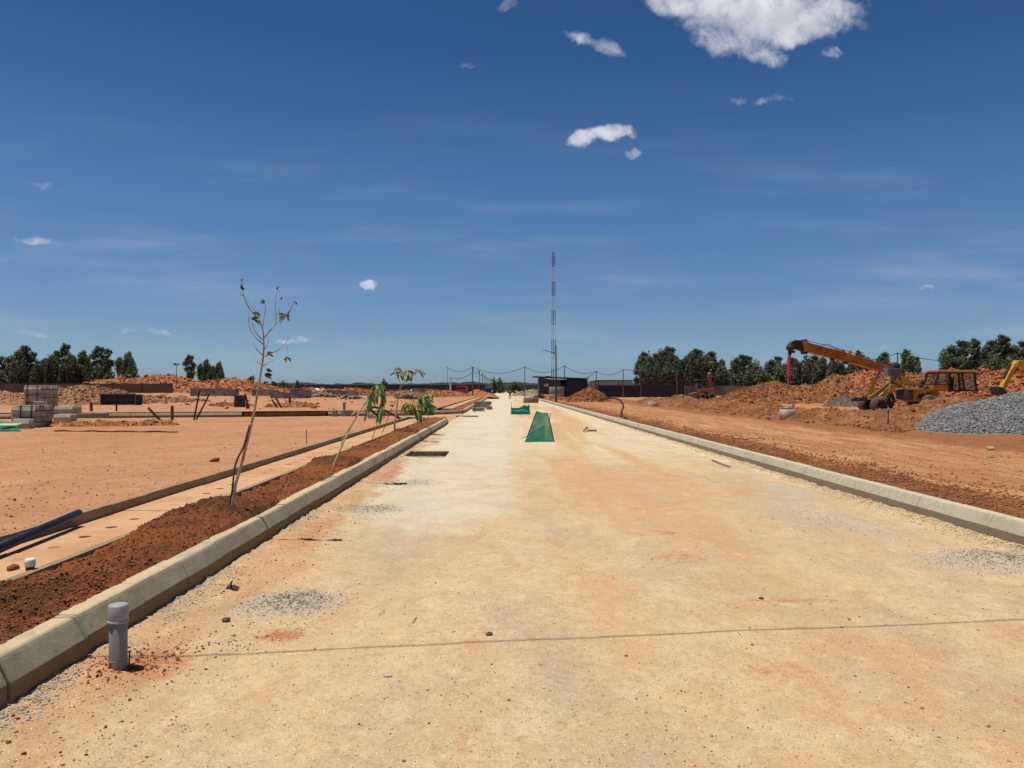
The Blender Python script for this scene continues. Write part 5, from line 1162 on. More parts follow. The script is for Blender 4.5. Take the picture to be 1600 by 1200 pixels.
# backhoe far behind
Yb = 104.0
bh = thing('backhoe_loader', 'distant dusty orange backhoe with canopy and raised arm before the pale wall', 'backhoe', (XP(1100, Yb), Yb, .2))
def bpp(name, polys, y0, y1, mat, bevel=.02):
    mb = MB()
    for p in polys: mb.ppx(p, y0, y1, Yb)
    return mb.build(name, mat, bh, bevel=bevel)
m_bo = M('dusty_orange', (.30, .13, .06), (.20, .09, .05), 2, .8)
bpp('canopy', [[(1088, 593), (1106, 592.6), (1106, 594.4), (1088, 595)]], Yb-.7, Yb+.9, M('canopy_dark', (.10, .10, .07), (.07, .06, .05)))
for (a, y) in ((1089, Yb-.6), (1104, Yb-.6), (1089, Yb+.7), (1104, Yb+.7)): MB().tube([(XP(a, Yb), y, hh(610, Yb)), (XP(a, Yb), y, hh(594, Yb))], .05, 6).build('canopy_post', m_dark, bh)
bpp('bonnet', [[(1089, 598), (1096, 597), (1097, 609), (1089, 609)]], Yb-.4, Yb+.5, M('engine_blue_grey', (.10, .11, .15), (.05, .05, .08), 8))
bpp('body', [[(1090, 608), (1115, 607), (1116, 618), (1090, 619)]], Yb-.8, Yb+.8, m_bo, .05)
bpp('opening_shade', [[(1094, 612), (1104, 612), (1103, 617), (1095, 617)], [(1107, 613), (1114, 613), (1114, 618), (1107, 618)]], Yb-.82, Yb-.78, m_dark, 0)  # shade of openings imitated by dark plates, body is closed
bpp('arm', [[(1104.5, 606), (1106, 592), (1107, 586), (1108.5, 582.5), (1110.5, 583), (1111.5, 592), (1113, 606)]], Yb-.5, Yb-.1, M('arm_red', (.33, .09, .06), (.24, .10, .06), 3))
bpp('arm_tip', [[(1107.2, 582.4), (1110, 582.4), (1110.4, 584), (1107, 584)]], Yb-.55, Yb-.1, m_white)
bpp('loader_bucket', [[(1078, 615), (1089, 613), (1089, 622.5), (1079, 622.5)]], Yb-.9, Yb+.9, M('bucket_grey', (.18, .14, .13), (.10, .07, .06)))
for (a, r) in ((1096, .45), (1111, .5)):
    for dy in (-.8, .8): wheel(bh, XP(a, Yb), Yb+dy, .2+r, r, .35)
# red truck
Yt = 180.0
tk = thing('red_truck', 'distant red truck parked beside the row of poles on the left', 'truck', (XP(720, Yt), Yt, .3))
def tpp(name, polys, y0, y1, mat, bevel=.03):
    mb = MB()
    for p in polys: mb.ppx(p, y0, y1, Yt)
    return mb.build(name, mat, tk, bevel=bevel)
tpp('cab', [[(713, 603.8), (728, 603.8), (728, 613.6), (713, 613.6)]], Yt, Yt+2, m_red, .08)
tpp('windscreen', [[(714.5, 604.8), (726.5, 604.8), (727, 607.2), (714, 607.2)]], Yt-.03, Yt-.005, m_dark, 0)
tpp('grille', [[(715.5, 609.5), (725.5, 609.5), (725.5, 612), (715.5, 612)]], Yt-.04, Yt-.01, M('grille_pale', (.35, .2, .2)), 0)
tpp('bumper', [[(715, 612.6), (726, 612.6), (725.5, 616.2), (715.5, 616.2)]], Yt-.2, Yt+.3, m_black)
tpp('load_box', [[(713, 602.8), (728, 602.8), (728, 613), (713, 613)]], Yt+2.2, Yt+7, m_red)
for a in (714.5, 726.5): wheel(tk, XP(a, Yt), Yt+1, .75, .5, .3)
tpp('mirror', [[(711.8, 605.5), (712.8, 605.5), (712.8, 608), (711.8, 608)]], Yt-.1, Yt+.05, m_dark, 0)
# far low buildings on the left of the road
t = thing('brown_shed', 'low brown and dark shed behind the receding poles', 'shed', (XP(744, 255), 255, 0))
MB().box((XP(744, 255), 257, 1.6), (5.8, 4, 3.2)).build('wall', M('brown_wall', sRGB(120, 104, 90, .5), sRGB(90, 78, 66, .45), .5, .9), t)
MB().box((XP(744, 255), 257, 3.3), (6.4, 4.6, .14), rx=.05).build('roof', m_dark, t); MB().box((XP(736, 255), 254.9, 1.3), (1.6, .1, 2.3)).build('door', m_black, t)
tag(MB().box((XP(763, 250), 251, 1.0), (2.2, 2, 1.7)).box((XP(763, 250), 251, 1.9), (2.0, 1.8, .15)).build('tarpaulin_load', M('blue_tarpaulin', (.02, .05, .12), (.015, .03, .07), 2, .6), bevel=.1), 'dark blue tarpaulin covered load by the end of the pole row', 'covered load')
t = thing('striped_barrel', 'pale grey block beside the red truck', 'block', (XP(730.5, 178), 178, 0)); 
MB().box((XP(730.3, 178), 178, .9), (.5, .5, 1.9)).build('block', m_conc, t)
t.name = 'concrete_pillar'
# meter box on a post with cable coil
Yp = 27.0; q = P(1391, 661, Yp)
t = thing('cable_post', 'leaning post with a grey box on top and a coil of black cable', 'box post', (q.x, Yp, .3))
MB().tube([P(1391, 664, Yp), P(1391.5, 640, Yp)], .022, 8).build('lower_post', m_rust, t)
MB().tube([P(1391.5, 642, Yp), P(1393, 612, Yp), P(1394.5, 587, Yp)], .02, 8).build('post', m_white, t)
bx = MB(); c_ = P(1399, 581.5, Yp); bx.box((c_.x, Yp, c_.z), (.44, .22, .27), .12)
bx.build('meter_box', M('box_grey', sRGB(150, 150, 156, .5), sRGB(136, 136, 142, .5), 5, .5), t, bevel=.01)
MB().box((c_.x, Yp-.12, c_.z), (.36, .02, .19), .12).build('box_door', M('box_door_grey', sRGB(132, 134, 142, .5), sRGB(122, 124, 130, .5), 5, .4), t, bevel=.006)
MB().box((c_.x-.015, Yp-.12, c_.z-.125), (.46, .06, .03), .12).box((c_.x-.25, Yp-.03, c_.z), (.06, .16, .3), .5).build('box_trim', m_steel, t)
mb = MB()
for k in range(26):
    q0 = P(1393.5+random.uniform(-1.6, 1.6), 627+random.uniform(-2, 2), Yp); rx_, rz_ = random.uniform(.03, .15), random.uniform(.14, .30); yy = Yp-.03-random.uniform(0, .1); a0 = random.uniform(0, 6)
    mb.tube([(q0.x+rx_*math.cos(a0+a), yy+.03*math.sin(a*2), q0.z+.02+rz_*math.sin(a0+a)) for a in np.linspace(0, 6.28, 22)], .008, 6, False)
mb.tube([P(1394, 612, Yp-.06), P(1393, 618, Yp-.08), P(1396, 630, Yp-.08)], .015, 6)
mb.build('cable_coil', m_cable, t)
mb = MB(); 
for k in range(5): mb.tube([(c_.x+.05+.11*math.cos(a), Yp+.02*k-.04, c_.z+.15+.06*math.sin(a)) for a in np.linspace(0, 3.14, 10)], .02, 6)
mb.build('coil_on_top', m_cable, t)
o, _ = heap('post_mound', [(P(1391, 661, Yp).x, Yp, .35, .6)], e_dark, zr, .05, .1, 2, 'small soil mound around the foot of the post with the cable coil', 'dirt heap', seed=88, clods=150, csize=.03)

# ================================================================ green mesh barriers over the pits
def Q(cx, cy, Y, ox=790, oy=620, k=15.0): return P(ox+cx/k, oy+cy/k, Y)
t = thing('mesh_barrier', 'tall tapering green mesh screen standing on the road', 'barrier', (XP(844, 24.2), 24.2, 0))
A = Vector((Q(460, 1060, 24).x, 24.0, .0)); B = Vector((Q(1140, 1045, 24.1).x, 24.1, .0))
C = Q(985, 385, 24.9); D = Q(725, 345, 24.9)
sheet('netting', quadsheet(A, B, C, D, 14, 12, .03, 1, .02), m_net, t)
A2 = Vector((Q(520, 940, 25.9).x, 25.9, 0)); B2 = Vector((Q(1080, 930, 25.9).x, 25.9, 0))
sheet('side_netting', quadsheet(B, B2, C+Vector((.02, .25, -.03)), C, 8, 8, .04, 2), m_net2, t)
sheet('side_netting', quadsheet(A, A2, D+Vector((0, .25, -.03)), D, 8, 8, .03, 4), m_net2, t)
e1, e2, e3, e4 = Q(570, 850, 24.35), Q(925, 655, 24.6), Q(930, 1030, 24.15), Q(500, 1045, 24.12)
sheet('folded_netting', quadsheet(e4+Vector((0, .05, 0)), e3+Vector((0, .05, 0)), e2+Vector((0, .05, 0)), e1+Vector((0, .05, 0)), 8, 8, .02, 5), m_net2, t)
mb = MB(); mb.tube([A, D+Vector((0, 0, .01))], .012, 6).tube([D, D.lerp(C, .5)-Vector((0, 0, .02)), C], .009, 6).tube([B, C], .014, 6)
mb.build('dark_edge', M('edge_green', (.01, .06, .035), (.008, .04, .025)), t)
MB().tube([Q(1035, 560, 25.2)-Vector((0, 0, .5)), Q(1035, 500, 25.2), Q(1052, 380, 25.2)], .011, 6).build('rod', m_rust, t)
mb = MB(); g = quadsheet(Q(380, 985, 24.2), Q(500, 930, 24.2), Q(520, 900, 24.25), Q(375, 965, 24.25), 3, 5, .01); 
o = sheet('loose_flap', g, m_net2, t)
t = thing('mesh_barrier', 'low sagging bright green mesh screen farther along the road', 'barrier', (XP(813, 50), 50, 0))
Y0 = 50.0
bl, br = Vector((Q(120, 0, Y0).x, Y0, 0)), Vector((Q(580, 0, Y0).x, Y0, 0)); g = []
tops = [(120, 250), (190, 264), (270, 272), (340, 248), (400, 215), (440, 186), (480, 215), (520, 205), (550, 190)]
rows = 8
for i in range(rows+1):
    v = i/rows; r_ = []
    for j, (cx, cy) in enumerate(tops):
        u = j/(len(tops)-1); p = (bl*(1-u)+br*u)*(1-v)+Q(cx, cy, Y0+.1)*v
        p.y += .06*math.sin(v*9+u*3)*math.sin(math.pi*v); r_.append(p)
    g.append(r_)
sheet('netting', g, m_teal, t)
b2 = [Vector((bl.x+.05, Y0+1.3, 0)), Vector((br.x, Y0+1.3, 0))]
sheet('side_netting', quadsheet(bl, b2[0], Q(125, 240, Y0+1.3), Q(120, 250, Y0+.1), 5, 5, .04, 6), m_teal, t); sheet('side_netting', quadsheet(br, b2[1], Q(560, 200, Y0+1.3), Q(550, 190, Y0+.1), 5, 5, .04, 7), m_teal, t)
sheet('rear_netting', quadsheet(b2[0], b2[1], Q(560, 205, Y0+1.3), Q(125, 245, Y0+1.3), 5, 8, .05, 8, .1), m_teal, t)
MB().tube([Vector((Q(135, 0, Y0).x, Y0+.02, 0)), Q(135, 200, Y0), Q(145, 118, Y0)], .022, 6).build('post', m_timber, t)
MB().tube([Vector((Q(548, 0, Y0).x, Y0+.02, 0)), Q(548, 165, Y0)], .018, 6).build('post', m_rust, t)

# ================================================================ saplings
def leafmesh(mb, base, d, ln, w, droop=.3, curl=.15, n=4):
    d = Vector(d).normalized(); s = d.cross(Vector((0, 0, 1)));
    if s.length < .1: s = Vector((1, 0, 0))
    s.normalize(); s = (Matrix.Rotation(random.uniform(-.8, .8), 3, d) @ s)
    up = s.cross(d); vs = []; fs = []
    for i in range(n+1):
        t_ = i/n; c = Vector(base)+d*ln*t_-Vector((0, 0, droop*ln*t_*t_)); ww = w*math.sin(math.pi*min(.97, t_*.9+.06))
        vs += [c-s*ww+up*curl*ww, c, c+s*ww+up*curl*ww]
    for i in range(n):
        a = i*3; fs += [(a, a+1, a+4, a+3), (a+1, a+2, a+5, a+4)]
    mb.add(vs, fs)
def frond(stem, leaves, pts, ln, w, n, droop=.4):
    stem.tube(pts, [.006]*(len(pts)-1)+[.002], 5, False)
    P_ = [Vector(p) for p in pts]; L_ = [0]
    for a, b in zip(P_[:-1], P_[1:]): L_.append(L_[-1]+(b-a).length)
    for i in range(n):
        s = L_[-1]*(.12+.88*i/max(1, n-1)); k = max(j for j in range(len(L_)-1) if L_[j] <= s+1e-6) if s < L_[-1] else len(L_)-2
        u = (s-L_[k])/(L_[k+1]-L_[k]); c = P_[k].lerp(P_[k+1], u); t_ = (P_[k+1]-P_[k]).normalized(); sd_ = t_.cross(Vector((0, 1, 0)))
        for sg in (-1, 1):
            d = t_*.45+Vector((0, random.uniform(-.8, .8), 0))+sd_*sg*.7+Vector((0, 0, -droop))
            leafmesh(leaves, c, d, ln*random.uniform(.75, 1.1), w*random.uniform(.8, 1.15), .35)
# 1: tall nearly bare sapling
Y1_ = 8.36
def q1(x, y, dy=0): 
    v = P(330+x/3.077, 430+y/3.077, Y1_+dy); return v
t = thing('sapling', 'tallest young tree, nearly bare, with forked stems leaning right in the near planting bed', 'sapling', (XP(363, Y1_), Y1_, .28), 'saplings in the planting bed')
MB().tube([q1(104, 1162), q1(112, 1080), q1(125, 1000), q1(145, 930), q1(160, 880), q1(174, 820), q1(186, 770), q1(198, 715), q1(212, 655), q1(226, 580), q1(236, 515), q1(246, 450), q1(254, 400), q1(258, 340), q1(256, 290), q1(250, 255)], [.018, .017, .016, .015, .0145, .016, .017, .0145, .013, .012, .011, .010, .009, .008, .0068, .006], 10).build('trunk', m_bark, t)
MB().tube([q1(86, 1160, .03), q1(100, 1090, .02), q1(108, 1040), q1(112, 990), q1(117, 940), q1(124, 905), q1(140, 865), q1(158, 835, -.02), q1(170, 800, -.02), q1(184, 745, -.02), q1(190, 720, -.01)], [.014, .014, .0125, .011, .010, .011, .010, .011, .012, .012, .008], 8).build('side_stem', m_bark2, t)
mb = MB()
BR = [[(252, 262), (243, 235), (225, 205), (208, 188), (190, 165), (175, 140), (163, 112), (157, 90), (154, 60), (153, 25)],
      [(250, 250), (232, 205), (214, 178), (196, 150), (180, 125), (170, 105)],
      [(254, 245), (256, 215), (262, 185), (264, 150), (258, 120)],
      [(259, 302), (275, 282), (295, 258), (318, 235), (335, 218), (350, 200), (375, 178)],
      [(314, 236), (315, 200), (312, 160), (312, 125), (317, 90), (324, 62)],
      [(334, 216), (332, 185), (328, 155)], [(312, 140), (325, 122), (343, 110)], [(375, 178), (388, 158), (398, 138), (410, 128)],
      [(256, 335), (238, 320), (218, 300), (198, 275), (188, 250), (184, 215), (187, 185)], [(250, 312), (228, 290), (212, 265), (202, 235), (197, 220)],
      [(258, 360), (272, 340), (279, 318), (277, 295)], [(250, 385), (232, 368), (215, 345), (200, 322)],
      [(263, 392), (290, 378), (320, 365), (345, 348), (365, 325), (382, 295)], [(246, 432), (225, 418), (203, 390)], [(256, 436), (280, 422), (310, 405)]]
for i, b in enumerate(BR):
    dy = random.uniform(-.12, .12); n = len(b)
    mb.tube([q1(x, y, dy*j/n) for j, (x, y) in enumerate(b)], [.0065-.0045*j/(n-1) if i not in (0, 3) else .0085-.0065*j/(n-1) for j in range(n)], 5, False)
mb.build('branch', m_bark, t)
mb = MB(); mg = MB()
for (x, y, n, l) in ((153, 22, 2, .03), (154, 45, 2, .035), (155, 62, 4, .035), (158, 98, 3, .035), (253, 122, 3, .045), (324, 62, 4, .03), (345, 110, 3, .028), (411, 129, 3, .03), (380, 172, 2, .03), (276, 455, 3, .05), (330, 68, 2, .03)):
    for k in range(n): leafmesh(mb, q1(x+random.uniform(-5, 5), y+random.uniform(-5, 5)), (random.uniform(-1, 1), random.uniform(-1, 1), random.uniform(-1, .4)), l, l*.35)
mb.build('dead_leaves', m_leafD, t)
for (x, y, n, l, dx_) in ((200, 180, 2, .10, 1), (192, 207, 3, .11, 1), (358, 195, 9, .09, 0), (272, 380, 5, .07, .4), (262, 480, 5, .08, 1), (362, 398, 3, .07, .6), (270, 455, 2, .05, .6)):
    for k in range(n): leafmesh(mg, q1(x+random.uniform(-4, 4), y+random.uniform(-5, 5)), (dx_+random.uniform(-.5, .5), random.uniform(-.6, .6), random.uniform(-.6, .2)), l, l*.27, .2, .5)
mg.build('dry_leaves', m_leafY, t)
mb = MB(); mb.tube([q1(366, 325), q1(372, 365), q1(366, 395)], .001, 4); mb.tube([q1(256, 440), q1(272, 452)], .001, 4); mb.build('thread', m_bark2, t)
# 2: leaning pale pole with drooping crown
Y2 = 13.4
def q2f(x, y, dy=0): return P(500+x/6.667, 560+y/6.667, Y2+dy)
t = thing('sapling', 'leaning sapling tied to a pale pole, its fresh leaves drooping over to the right', 'sapling', (XP(522, Y2), Y2, .28), 'saplings in the planting bed')
MB().tube([q2f(135, 1150), q2f(200, 990), q2f(270, 830), q2f(340, 690), q2f(410, 570), q2f(470, 462)], [.016, .016, .015, .014, .014, .013], 8).build('support_pole', m_timber, t)
MB().tube([q2f(130, 1145, .05), q2f(190, 1000, .05), q2f(215, 950, .05), q2f(235, 860, .03), q2f(262, 790, .02), q2f(300, 740), q2f(370, 630), q2f(440, 520), q2f(488, 445), q2f(498, 400), q2f(520, 350), q2f(545, 310), q2f(580, 285), q2f(620, 275)], [.010]*7+[.009, .008, .008, .007, .006, .005, .004], 6).build('trunk', M('pale_green_stem', sRGB(224, 210, 150, .75), sRGB(150, 160, 100, .6), 10, .7), t)
st = MB(); lf = MB(); ld = MB()
for pts, n in (([(580, 285), (620, 270), (650, 268), (668, 285)], 7), ([(600, 280), (640, 310), (660, 350), (665, 400), (655, 440), (640, 480), (625, 520)], 13), ([(560, 300), (545, 345), (520, 400), (512, 450), (508, 480)], 9), ([(645, 470), (655, 510), (645, 560), (615, 590)], 8), ([(590, 290), (600, 330), (590, 370), (570, 400)], 6)):
    frond(st, lf, [q2f(x, y, random.uniform(-.15, .15)) for x, y in pts], .135, .021, int(n*1.9), .8)
for pts, n in (([(470, 520), (482, 555), (490, 590)], 3), ([(380, 545), (362, 560), (350, 580)], 1)): frond(st, ld, [q2f(x, y) for x, y in pts], .10, .022, n, .8)
st.build('leaf_stalk', m_bark2, t); lf.build('leaves', m_leafG, t); ld.build('dry_leaves', m_leafY, t)
# 3: upright sapling with props
Y3 = 24.0
def q3(x, y, dy=0): return P(500+x/6.667, 560+y/6.667, Y3+dy)
t = thing('sapling', 'upright sapling with a forked sparse top, third along the bed, between two slanting canes', 'sapling', (XP(617, Y3), Y3, .26), 'saplings in the planting bed')
MB().tube([q3(778, 770), q3(780, 700), q3(790, 610), q3(802, 520), q3(812, 440), q3(826, 370), q3(838, 310), q3(845, 270)], [.034, .03, .026, .024, .022, .020, .016, .012], 8).build('trunk', m_bark, t)
mb = MB()
for b in ([(843, 280), (830, 235), (815, 195), (800, 160), (785, 125), (776, 100)], [(845, 280), (865, 262), (880, 240)], [(845, 300), (880, 275), (895, 240), (908, 210), (925, 185), (945, 160), (960, 120), (970, 60)], [(905, 215), (930, 180), (970, 140), (990, 95)], [(815, 430), (770, 445), (720, 480), (690, 505)], [(925, 185), (975, 165), (1010, 130), (1025, 120)]):
    n = len(b); mb.tube([q3(x, y, random.uniform(-.1, .1)) for x, y in b], [.010-.007*j/(n-1) for j in range(n)], 5, False)
mb.build('branch', m_bark, t)
MB().tube([q3(650, 780, -.6), q3(700, 650, -.4), q3(750, 520, -.2), q3(795, 440)], .012, 6).build('cane', m_bark2, t)
MB().tube([q3(545, 850, -3.5), q3(590, 700, -3.0), q3(622, 610, -2.5)], .011, 6).build('cane', m_bark2, t)
lf = MB()
for (x, y, n, l) in ((815, 105, 6, .20), (800, 150, 3, .22), (840, 165, 5, .2), (920, 135, 9, .24), (935, 185, 6, .18), (890, 160, 2, .16), (950, 180, 4, .16), (1035, 125, 7, .24), (878, 245, 2, .1)):
    for k in range(n): leafmesh(lf, q3(x+random.uniform(-12, 12), y+random.uniform(-12, 12)), (random.uniform(-1, 1), random.uniform(-.8, .8), random.uniform(-.9, .1)), l, l*.22, .3, .4)
lf.build('leaves', M('olive_leaf', (.12, .15, .045), (.25, .25, .09), 12, .55), t)
# 4: bent sapling with heavy fronds
Y4 = 27.5
def q4(x, y, dy=0): return P(500+x/6.667, 560+y/6.667, Y4+dy)
t = thing('sapling', 'farthest sapling, bowed over with heavy green fronds beside the bed corner', 'sapling', (XP(653, Y4), Y4, .26), 'saplings in the planting bed')
MB().tube([q4(1018, 660), q4(1010, 600), q4(1000, 540), q4(985, 480), q4(980, 430), q4(1000, 395), q4(1030, 385)], [.02, .018, .016, .014, .012, .009, .006], 6).build('trunk', m_bark2, t)
st = MB(); lf = MB(); ld = MB()
for pts, n in (([(990, 420), (1050, 390), (1110, 375), (1165, 380)], 12), ([(1000, 430), (1070, 430), (1130, 455), (1190, 500)], 12), ([(990, 450), (1050, 480), (1100, 510), (1130, 530)], 9), ([(980, 500), (1000, 550), (1040, 590), (1060, 610)], 8), ([(960, 460), (910, 465), (875, 480), (870, 510)], 6), ([(1010, 400), (1080, 410), (1140, 430)], 8)):
    frond(st, lf, [q4(x, y, random.uniform(-.25, .25)) for x, y in pts], .23, .034, int(n*1.6), .7)
for pts, n in (([(975, 470), (940, 500), (915, 540)], 5), ([(1000, 480), (1020, 530), (1060, 560)], 3)): frond(st, ld, [q4(x, y) for x, y in pts], .20, .035, n, .6)
st.build('leaf_stalk', m_bark2, t); lf.build('leaves', m_leafG, t); ld.build('dry_leaves', m_leafY, t)

# ================================================================ trees
def leafmat(name, c1, c2, c3):
    m, nt, b, out = nm(name)
    v = coords(nt); oi = N(nt, 'ShaderNodeObjectInfo')
    c = cmix(nt, mrange(nt, noise(nt, v, .45, 4, .6), .35, .65), c1, c2); c = cmix(nt, mrange(nt, noise(nt, v, 2.5, 3, .6), .5, .7, 0, .7), c, c3)
    hs = N(nt, 'ShaderNodeHueSaturation'); L(nt, math_(nt, 'ADD', math_(nt, 'MULTIPLY', oi.outputs['Random'], .5), .75), hs.inputs['Value']); L(nt, math_(nt, 'ADD', math_(nt, 'MULTIPLY', oi.outputs['Random'], .05), .47), hs.inputs['Hue']); L(nt, c, hs.inputs['Color'])
    L(nt, hs.outputs[0], b.inputs['Base Color']); b.inputs['Roughness'].default_value = .6
    tl = nt.nodes.new('ShaderNodeBsdfTranslucent'); L(nt, hs.outputs[0], tl.inputs[0]); mx = nt.nodes.new('ShaderNodeMixShader'); mx.inputs[0].default_value = .25
    L(nt, b.outputs[0], mx.inputs[1]); L(nt, tl.outputs[0], mx.inputs[2]); L(nt, mx.outputs[0], out.inputs[0]); return m
m_euc = leafmat('eucalyptus_leaf', (.085, .11, .055), (.13, .16, .08), (.22, .25, .13))
m_olive = leafmat('scrub_leaf', (.085, .10, .045), (.11, .12, .055), (.15, .15, .08))
m_trunk = M('eucalyptus_bark', (.22, .18, .14), (.12, .09, .07), 3, .9, stretch=(1, 1, .2))
def leafcloud(centers, radii, n_per, size, elong=1.6):
    V = []; 
    cs = []
    for c, r in zip(centers, radii):
        n = int(n_per*r[0]*r[2]); u = rng.normal(0, 1, (n, 3)); u /= np.linalg.norm(u, axis=1)[:, None]; rad = np.minimum(np.abs(rng.normal(0, .6, n))+rng.uniform(0, .25, n), 1.12+rng.uniform(-.12, .12, n))
        cs.append(np.array(c)+u*rad[:, None]*np.array(r))
    C = np.concatenate(cs); n = len(C)
    a = rng.normal(0, 1, (n, 3)); a[:, 2] -= .6; a /= np.linalg.norm(a, axis=1)[:, None]; b = rng.normal(0, 1, (n, 3)); b -= (b*a).sum(1)[:, None]*a; b /= np.linalg.norm(b, axis=1)[:, None]
    s = size*rng.uniform(.6, 1.35, n)[:, None]
    a = a*s*elong*.5; b = b*s*.5
    V = np.stack([C-a, C+b, C+a, C-b], 1).reshape(-1, 3); Fq = np.arange(n*4).reshape(n, 4)
    return V, Fq
def make_tree(kind, H, wide, label, seed):
    random.seed(seed)
    t = thing('eucalyptus_tree', label, 'tree', (0, 0, 0), 'eucalyptus trees on the horizon')
    tr = MB(); cents = []; rads = []
    stems = {'tall': 1, 'twin': 2, 'round': 3, 'clump': 4}[kind]
    for s in range(stems):
        bx_ = (s-(stems-1)/2)*wide*.42+random.uniform(-.2, .2); top = H*random.uniform(.86, 1.0) if s else H
        if kind == 'round': top = H*(.97 if s == 1 else .84)
        pts = []; k = 7
        for i in range(k+1):
            f = i/k; pts.append((bx_*(.25+.75*f)+random.uniform(-.15, .15)*f*2, random.uniform(-.3, .3), top*.95*f))
        tr.tube(pts, [.2*(1-.85*i/k)*H/12 for i in range(k+1)], 6)
        nc = int(22 if kind != 'round' else 15)
        for j in range(nc):
            f = (.16+.84*(j+random.uniform(0, 1))/nc) if kind != 'round' else (.3+.7*(j+random.uniform(0, 1))/nc)
            i = min(k-1, int(f*k)); p = Vector(pts[i]).lerp(Vector(pts[i+1]), f*k-i)
            env = (.55+.45*math.sin(math.pi*min(1, (f-.12)*.95+.1)))*(.8+.4*random.random())*(1.0 if f < .85 else .85)
            off = Vector((random.uniform(-1, 1), random.uniform(-1, 1), 0))*wide*.36*env/max(1, stems**.4)
            c = p+off+Vector((0, 0, random.uniform(0, .5))); r = wide*random.uniform(.13, .25)*(.65+.5*env)
            cents.append(c); rads.append((r, r, r*random.uniform(.9, 1.5)))
            tr.tube([p-Vector((0, 0, .6)), p.lerp(c, .6), c], [.05, .035, .015], 4, False)
    tr.build('trunk', m_trunk, t)
    V, Fq = leafcloud(cents, rads, 400, .25, 2.4)
    mesh_np('crown', V, Fq, m_euc, parent=t)
    t['hh'] = H; return t
protos = [make_tree(k, 12, w, '', s) for k, w, s in (('tall', 3.6, 1), ('tall', 4.4, 2), ('twin', 4.6, 3), ('twin', 5.6, 4), ('round', 6.4, 5), ('clump', 6.2, 6), ('tall', 3.0, 7), ('round', 7.2, 8))]
random.seed(99)
used = set()
def tree(k, px, py, Y, label, wx=1.0, base=0):
    pr = protos[k]
    if k in used: o = copy_tree(pr)
    else: o = pr; used.add(k)
    H = hh(py, Y)-base; s = H/12.3
    o.location = (XP(px, Y), Y, base); o.scale = (s*wx, s*wx, s)
    o.rotation_euler = (0, 0, random.uniform(-.7, .7)); o['label'] = label
    return o
